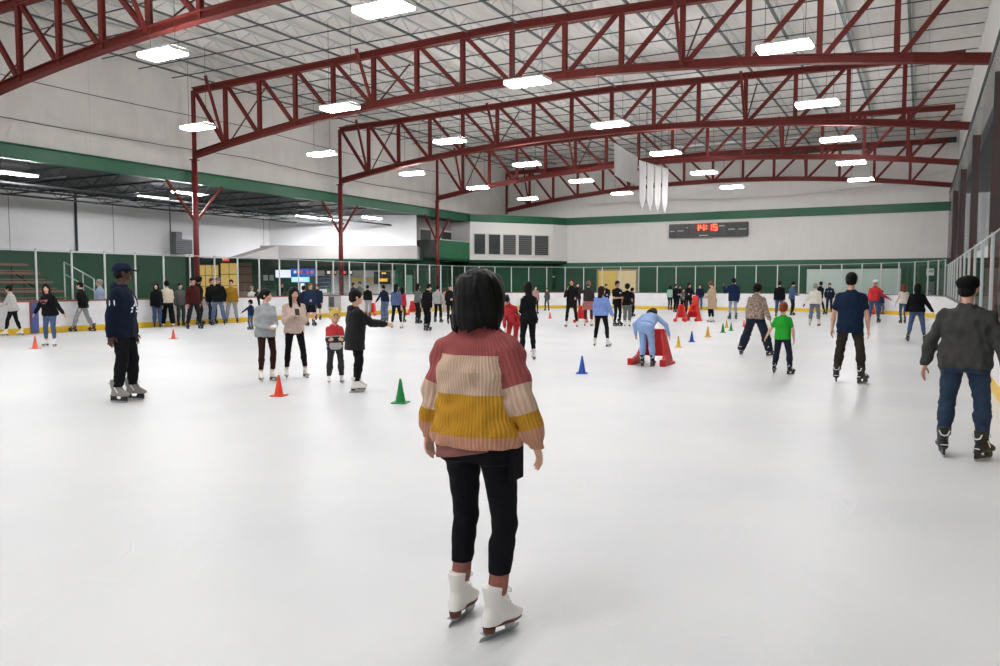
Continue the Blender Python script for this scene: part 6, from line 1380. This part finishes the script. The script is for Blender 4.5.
person(181, 324.8, 283, 160, 'person in grey jacket half hidden behind the maroon sweater', hair=('short', 'black'), shirt=('jacket', '#4f5250', 'plain'), pants=('straight', '#3f4543', 'plain'), boots=('hockey', 'black'))
person(168, 325.8, 281, 4, 'woman in cream sweater and wide black trousers seen from behind at the left boards', sex='f', hair=('curly', 'black'), shirt=('sweater', '#d0bfae', 'knit', {'hem': -.02, 'loose': .04}), pants=('wide', '#151619', 'plain'), g=1.1, arms=(((.3, .05, -1), (.1, .2, -1)), 'bend'), feet=((-.18, 0, 8), (.18, 0, 8)), boots=('figure', 'white'))
person(157.3, 325.3, 283, 170, 'woman in black jacket and blue jeans leaning back on the left boards', sex='f', hair=('long', 'black', {'len': .3, 'front': 1}), shirt=('jacket', '#16171a', 'plain', {'hem': -.16, 'loose': .045}), pants=('straight', '#2f558e'), boots=('hockey', 'brown'), arms=('hang', 'hang'), head=(-20, 0))
person(14, 333.5, 284.5, -72, 'woman in pale grey jacket and black leggings skating along the left boards', sex='f', hair=('bun', 'black'), shirt=('jacket', '#b3b3b0', 'plain', {'hem': -.08, 'loose': .045}), pants=('slim', '#191a1d', 'plain'), arms=(((.25, .6, -.8), (.2, 1, -.3)), 'hang'), feet=((-.1, .22, 2), (.1, -.2, 6)), lean=8)
def pinkprint(i):
    P, T, s, ts = i['P'], i['T'], i['s'], i['ts']
    decal(i, P+T@np.array([0, .4, .33*ts]), T@np.array([-1., 0, 0]), T@np.array([0, 0, 1.]), [[(-.11, .0), (-.085, .0), (-.065, .05), (-.09, .05)], [(-.05, 0), (-.03, 0), (-.01, .05), (-.03, .05)], [(-.09, .0), (-.04, .0), (-.045, .014), (-.085, .014)], [(.01, .0), (.035, .0), (.035, .055), (.01, .055)], [(.05, .0), (.10, .0), (.10, .016), (.05, .016)], [(.05, .025), (.1, .025), (.1, .055), (.05, .055)], [(-.05, -.05), (.05, -.05), (.05, -.03), (-.05, -.03)]], mat('pink_print', '#b06a66', .7), 'chest_print', into=T@np.array([0, -1., 0]))
person(51, 346.5, 283.3, -140, 'woman in black hoodie with pink print and blue jeans gliding with arms spread', sex='f', hair=('long', 'black', {'len': .26}), g=1.12, shirt=('hoodie', '#151517', 'knit', {'hem': -.08}), pants=('slim', '#40659f'), arms=(((.6, .05, -1), (.7, .1, -.9)), ((.6, .05, -1), (.7, .1, -.9))), feet=((-.17, .05, 20), (.17, -.03, 4)), lean=8, head=(30, 4), extra=pinkprint)
person(83, 331, 280.5, -68, 'man in black jacket and grey trousers striding left beside the handrail', hair=('short', 'black'), shirt=('jacket', '#17181a', 'plain', {'hem': -.1}), pants=('straight', '#83878a', 'plain'), boots=('hockey', 'brown'), arms=('pocket', 'pocket'), feet=((-.1, .26, 2), (.1, -.3, 6)), lean=6)
# behind the boards
def behind(px, top, X, H, az, label, **k):
    q = atx(px, 300, X); return person(0, 0, 0, az, label, xy=(q[0], q[1]), H=H, boots=('shoe', 'black'), lift=0, **k)
behind(100, 280, -26.6, 1.78, -70, 'man in pale blue shirt standing behind the left glass by the handrail', hair=('short', 'grey'), shirt=('jacket', '#93a3bd', 'plain', {'loose': .04}), pants=('straight', '#2c3340', 'plain'), g=1.12, head=(30, 0))
behind(252, 290, -27.4, 1.52, 150, 'spectator in pale top behind the boards, left of the grey sweatshirt girl', sex='f', hair=('short', 'grey'), shirt=('sweater', '#c9c7c2', 'knit'), pants=('straight', '#2c3340', 'plain'))
behind(258.5, 292, -26.4, 1.46, 190, 'dark-haired spectator in black behind the boards near the pale-topped spectator', sex='f', hair=('curly', 'black'), shirt=('jacket', '#1d1d20', 'plain'), pants=('straight', '#2c3340', 'plain'))
behind(282, 286, -27.4, 1.68, 170, 'spectator in black behind the boards under the white menu screen', hair=('short', 'black'), shirt=('jacket', '#201c1e', 'plain'), pants=('straight', '#23262c', 'plain'), tone='mid')
behind(353.5, 286, -27.6, 1.68, 150, 'spectator in dark blue behind the boards left of the boy in black', hair=('short', 'brown'), shirt=('jacket', '#2a3a5c', 'plain'), pants=('straight', '#23262c', 'plain'))
behind(360, 284, -26.5, 1.74, 200, 'spectator in grey behind the boards above the boy in black', hair=('short', 'black'), shirt=('jacket', '#6f706e', 'plain'), pants=('straight', '#23262c', 'plain'))
q = atx(999.5, 300, 2.0); person(0, 0, 0, -20, 'person in dark blue behind the right glass at the photo edge', xy=(2.05, 19.3), H=1.62, boots=('shoe', 'black'), lift=0, hair=('short', 'black'), shirt=('jacket', '#22304d', 'plain'), pants=('straight', '#23262c', 'plain'))

# ------------------------------------------------------------------ cones and skating aids
def cone_mesh(b, h):
    r = h*.155
    b.box((0, 0, .006), (h*.62, h*.62, .012)); b.lathe([(r*1.5, .010), (r*1.42, .022), (r*1.30, .03), (h*.045+.004, h*.93), (h*.045, h*.975), (h*.03, h)], 24); return b
CC = {'orange': ('orange_cone_plastic', '#dc4022'), 'green': ('green_cone_plastic', '#107a3c'), 'blue': ('blue_cone_plastic', '#1d4fa8'), 'yellow': ('yellow_cone_plastic', '#dcbb55'), 'gold': ('gold_cone_plastic', '#d2a023'), 'pink': ('coral_cone_plastic', '#e2604a')}
CONES = [(279, 396.5, 375.5, 'orange', 'orange cone on the ice in front of the grey sweatshirt girl'), (400.5, 403.5, 379.5, 'green', 'green cone on the ice left of the striped sweater, closest green one'), (35.3, 349.3, 336.8, 'pink', 'coral orange cone at far left beside the woman in black hoodie'),
         (173.5, 339.5, 329.5, 'pink', 'small coral orange cone in front of the maroon sweater'), (582, 374, 356.5, 'blue', 'blue cone right of the striped sweater, closest blue one'), (678.3, 348, 336.5, 'yellow', 'pale yellow cone, first of the row right of the bending girl'),
         (691.8, 342.5, 332, 'blue', 'blue cone between the pale yellow and gold cones'), (707.8, 337.2, 327, 'gold', 'gold cone right of the small blue cone'), (722.8, 333.2, 324, 'green', 'green cone left of the other green cone beyond the gold one'),
         (726.6, 328.3, 320.5, 'gold', 'small gold cone behind the pair of green cones'), (731, 331.3, 323.3, 'green', 'green cone right of the other green cone, rightmost of the row'), (550, 319, 312.3, 'pink', 'small coral cone on the ice before the lone child at the far boards'),
         (533.5, 352, 343, 'pink', 'orange cone behind the skates of the woman with very long hair'), (744, 327.5, 320.5, 'pink', 'small orange cone beside the leopard hoodie woman')]
for px, py, top, c, lab in CONES:
    p = atz(px, py-.6, 0); D = (p-CP)@FW; h = (py-top)*D/FPX*1.02
    root = thing('traffic_cone', lab, 'cone', (p[0], p[1], 0), .3, None)
    b = MB(); b.box((0, 0, .008), (h*.64, h*.64, .016)); b.build('base', mat(CC[c][0], CC[c][1], .45, var=.06), root, bevel=.004)
    b = MB(); r = h*.2; b.lathe([(r*1.08, .014), (r, .03), (h*.05, h*.94), (h*.044, h*.985), (h*.02, h)], 24); b.build('cone_body', mat(CC[c][0], CC[c][1], .45, var=.06), root, True)
redpl = mat('red_moulded_plastic', '#c01a1c', .4, var=.05); redpl2 = mat('bright_red_moulded_plastic', '#d4281e', .4, var=.05)
def aid(px, py, top, az, label, tall=False, m=redpl, wd=.86):
    p = on_ice(atz(px, py, 0), .55); D = (p-CP)@FW; h = (py-top)*D/FPX; yaw0 = math.atan2(-p[0], p[1])
    root = thing('skating_aid', label, 'skating aid', (p[0], p[1], 0), yaw0-math.radians(az)); w0, w1 = wd*.5, wd*.24; dp = .34
    # front panel with an arch cut out of it
    zt_ = h
    out = [(-w0, 0), (-w0*.72, 0), (-w0*.62, h*.18), (w0*.62, h*.18), (w0*.72, 0), (w0, 0), (w1, zt_), (-w1, zt_)]
    b = MB()
    def slab(x0, x1, z0, z1, xt0, xt1, y, t): b.prism([(x0, y, z0), (x1, y, z0), (xt1, y, z1), (xt0, y, z1)], (0, -t/2, 0), (0, t/2, 0))
    f = lambda z: w0+(w1-w0)*z/h
    slab(-f(h*.22), f(h*.22), h*.22, h, -w1, w1, dp, .06); b.build('front_panel', m, root, bevel=.012)
    for sg in (-1, 1):
        b = MB(); t = .05
        b.prism([(sg*w0, dp+.04, 0), (sg*w0, -.26, 0), (sg*(w0), -.26, h*.16), (sg*f(h*.3), -.02, h*.3), (sg*f(h*.75), .12, h*.75), (sg*w1, dp-.12, h), (sg*w1, dp+.04, h)], (-sg*.06, 0, 0), (0, 0, 0)); b.build('side_frame', m, root, bevel=.012)
        b = MB(); b.box((sg*(w0-.03), .04, .03), (.10, .74, .06)); b.box((sg*(w0-.03), -.26, .07), (.11, .14, .13)); b.build('runner', m, root, bevel=.012)
    b = MB(); b.tube((-w1*1.1, dp-.1, h), (w1*1.1, dp-.1, h), .028, 12); b.build('handle_bar', m, root, True)
    if tall:
        b = MB(); b.prism([(-w1*.9, dp+.02, h), (w1*.9, dp+.02, h), (w1*.8, dp+.06, h*1.62), (-w1*.8, dp+.06, h*1.62)], (0, -.05, 0), (0, .05, 0)); b.build('back_panel', m, root, bevel=.015)
        b = MB(); b.box((0, .1, h*.62), (w1*1.6, .34, .06)); b.build('seat', m, root, bevel=.015)
    return root
aid(651, 364.5, 330.5, 18, 'red plastic skating aid held by the bending girl in pale blue', wd=.72)
aid(692, 321, 305.5, 20, 'tall red skating aid with back panel near the far boards', True, redpl2, .62)
aid(680.5, 321.5, 305.5, 5, 'lower bright red skating aid immediately left of the tall one', False, redpl2, .5)
aid(581, 322.5, 306.5, 10, 'red skating aid behind the tall skater in long black jacket', False, redpl2, .5)
aid(412.5, 315, 301.5, 10, 'red skating aid beside the woman in grey sweater', False, redpl2, .55)
aid(372, 315.5, 303.5, 10, 'red skating aid between the pale grey trousers and the wide blue jeans', False, redpl2, .42)
aid(869.5, 314, 301.5, 10, 'red skating aid partly hidden behind the arm of the navy t-shirt man', False, redpl2, .5)
# ------------------------------------------------------------------ world, colour management
wd = bpy.data.worlds.new('ambient_fill'); SC.world = wd; wd.use_nodes = True  # even white fill added, entering from the open end behind the camera
bg = wd.node_tree.nodes['Background']; bg.inputs[0].default_value = (1.0, 1.0, 1.0, 1); bg.inputs[1].default_value = .45
SC.view_settings.view_transform = 'Standard'; SC.view_settings.look = 'None'; SC.view_settings.gamma = 1; SC.view_settings.use_curve_mapping = False
SC.view_settings.exposure = 0.03
SC.cycles.use_denoising = True; SC.cycles.max_bounces = 7; SC.cycles.diffuse_bounces = 4; SC.cycles.transparent_max_bounces = 16
SC.cycles.sample_clamp_indirect = 8.0
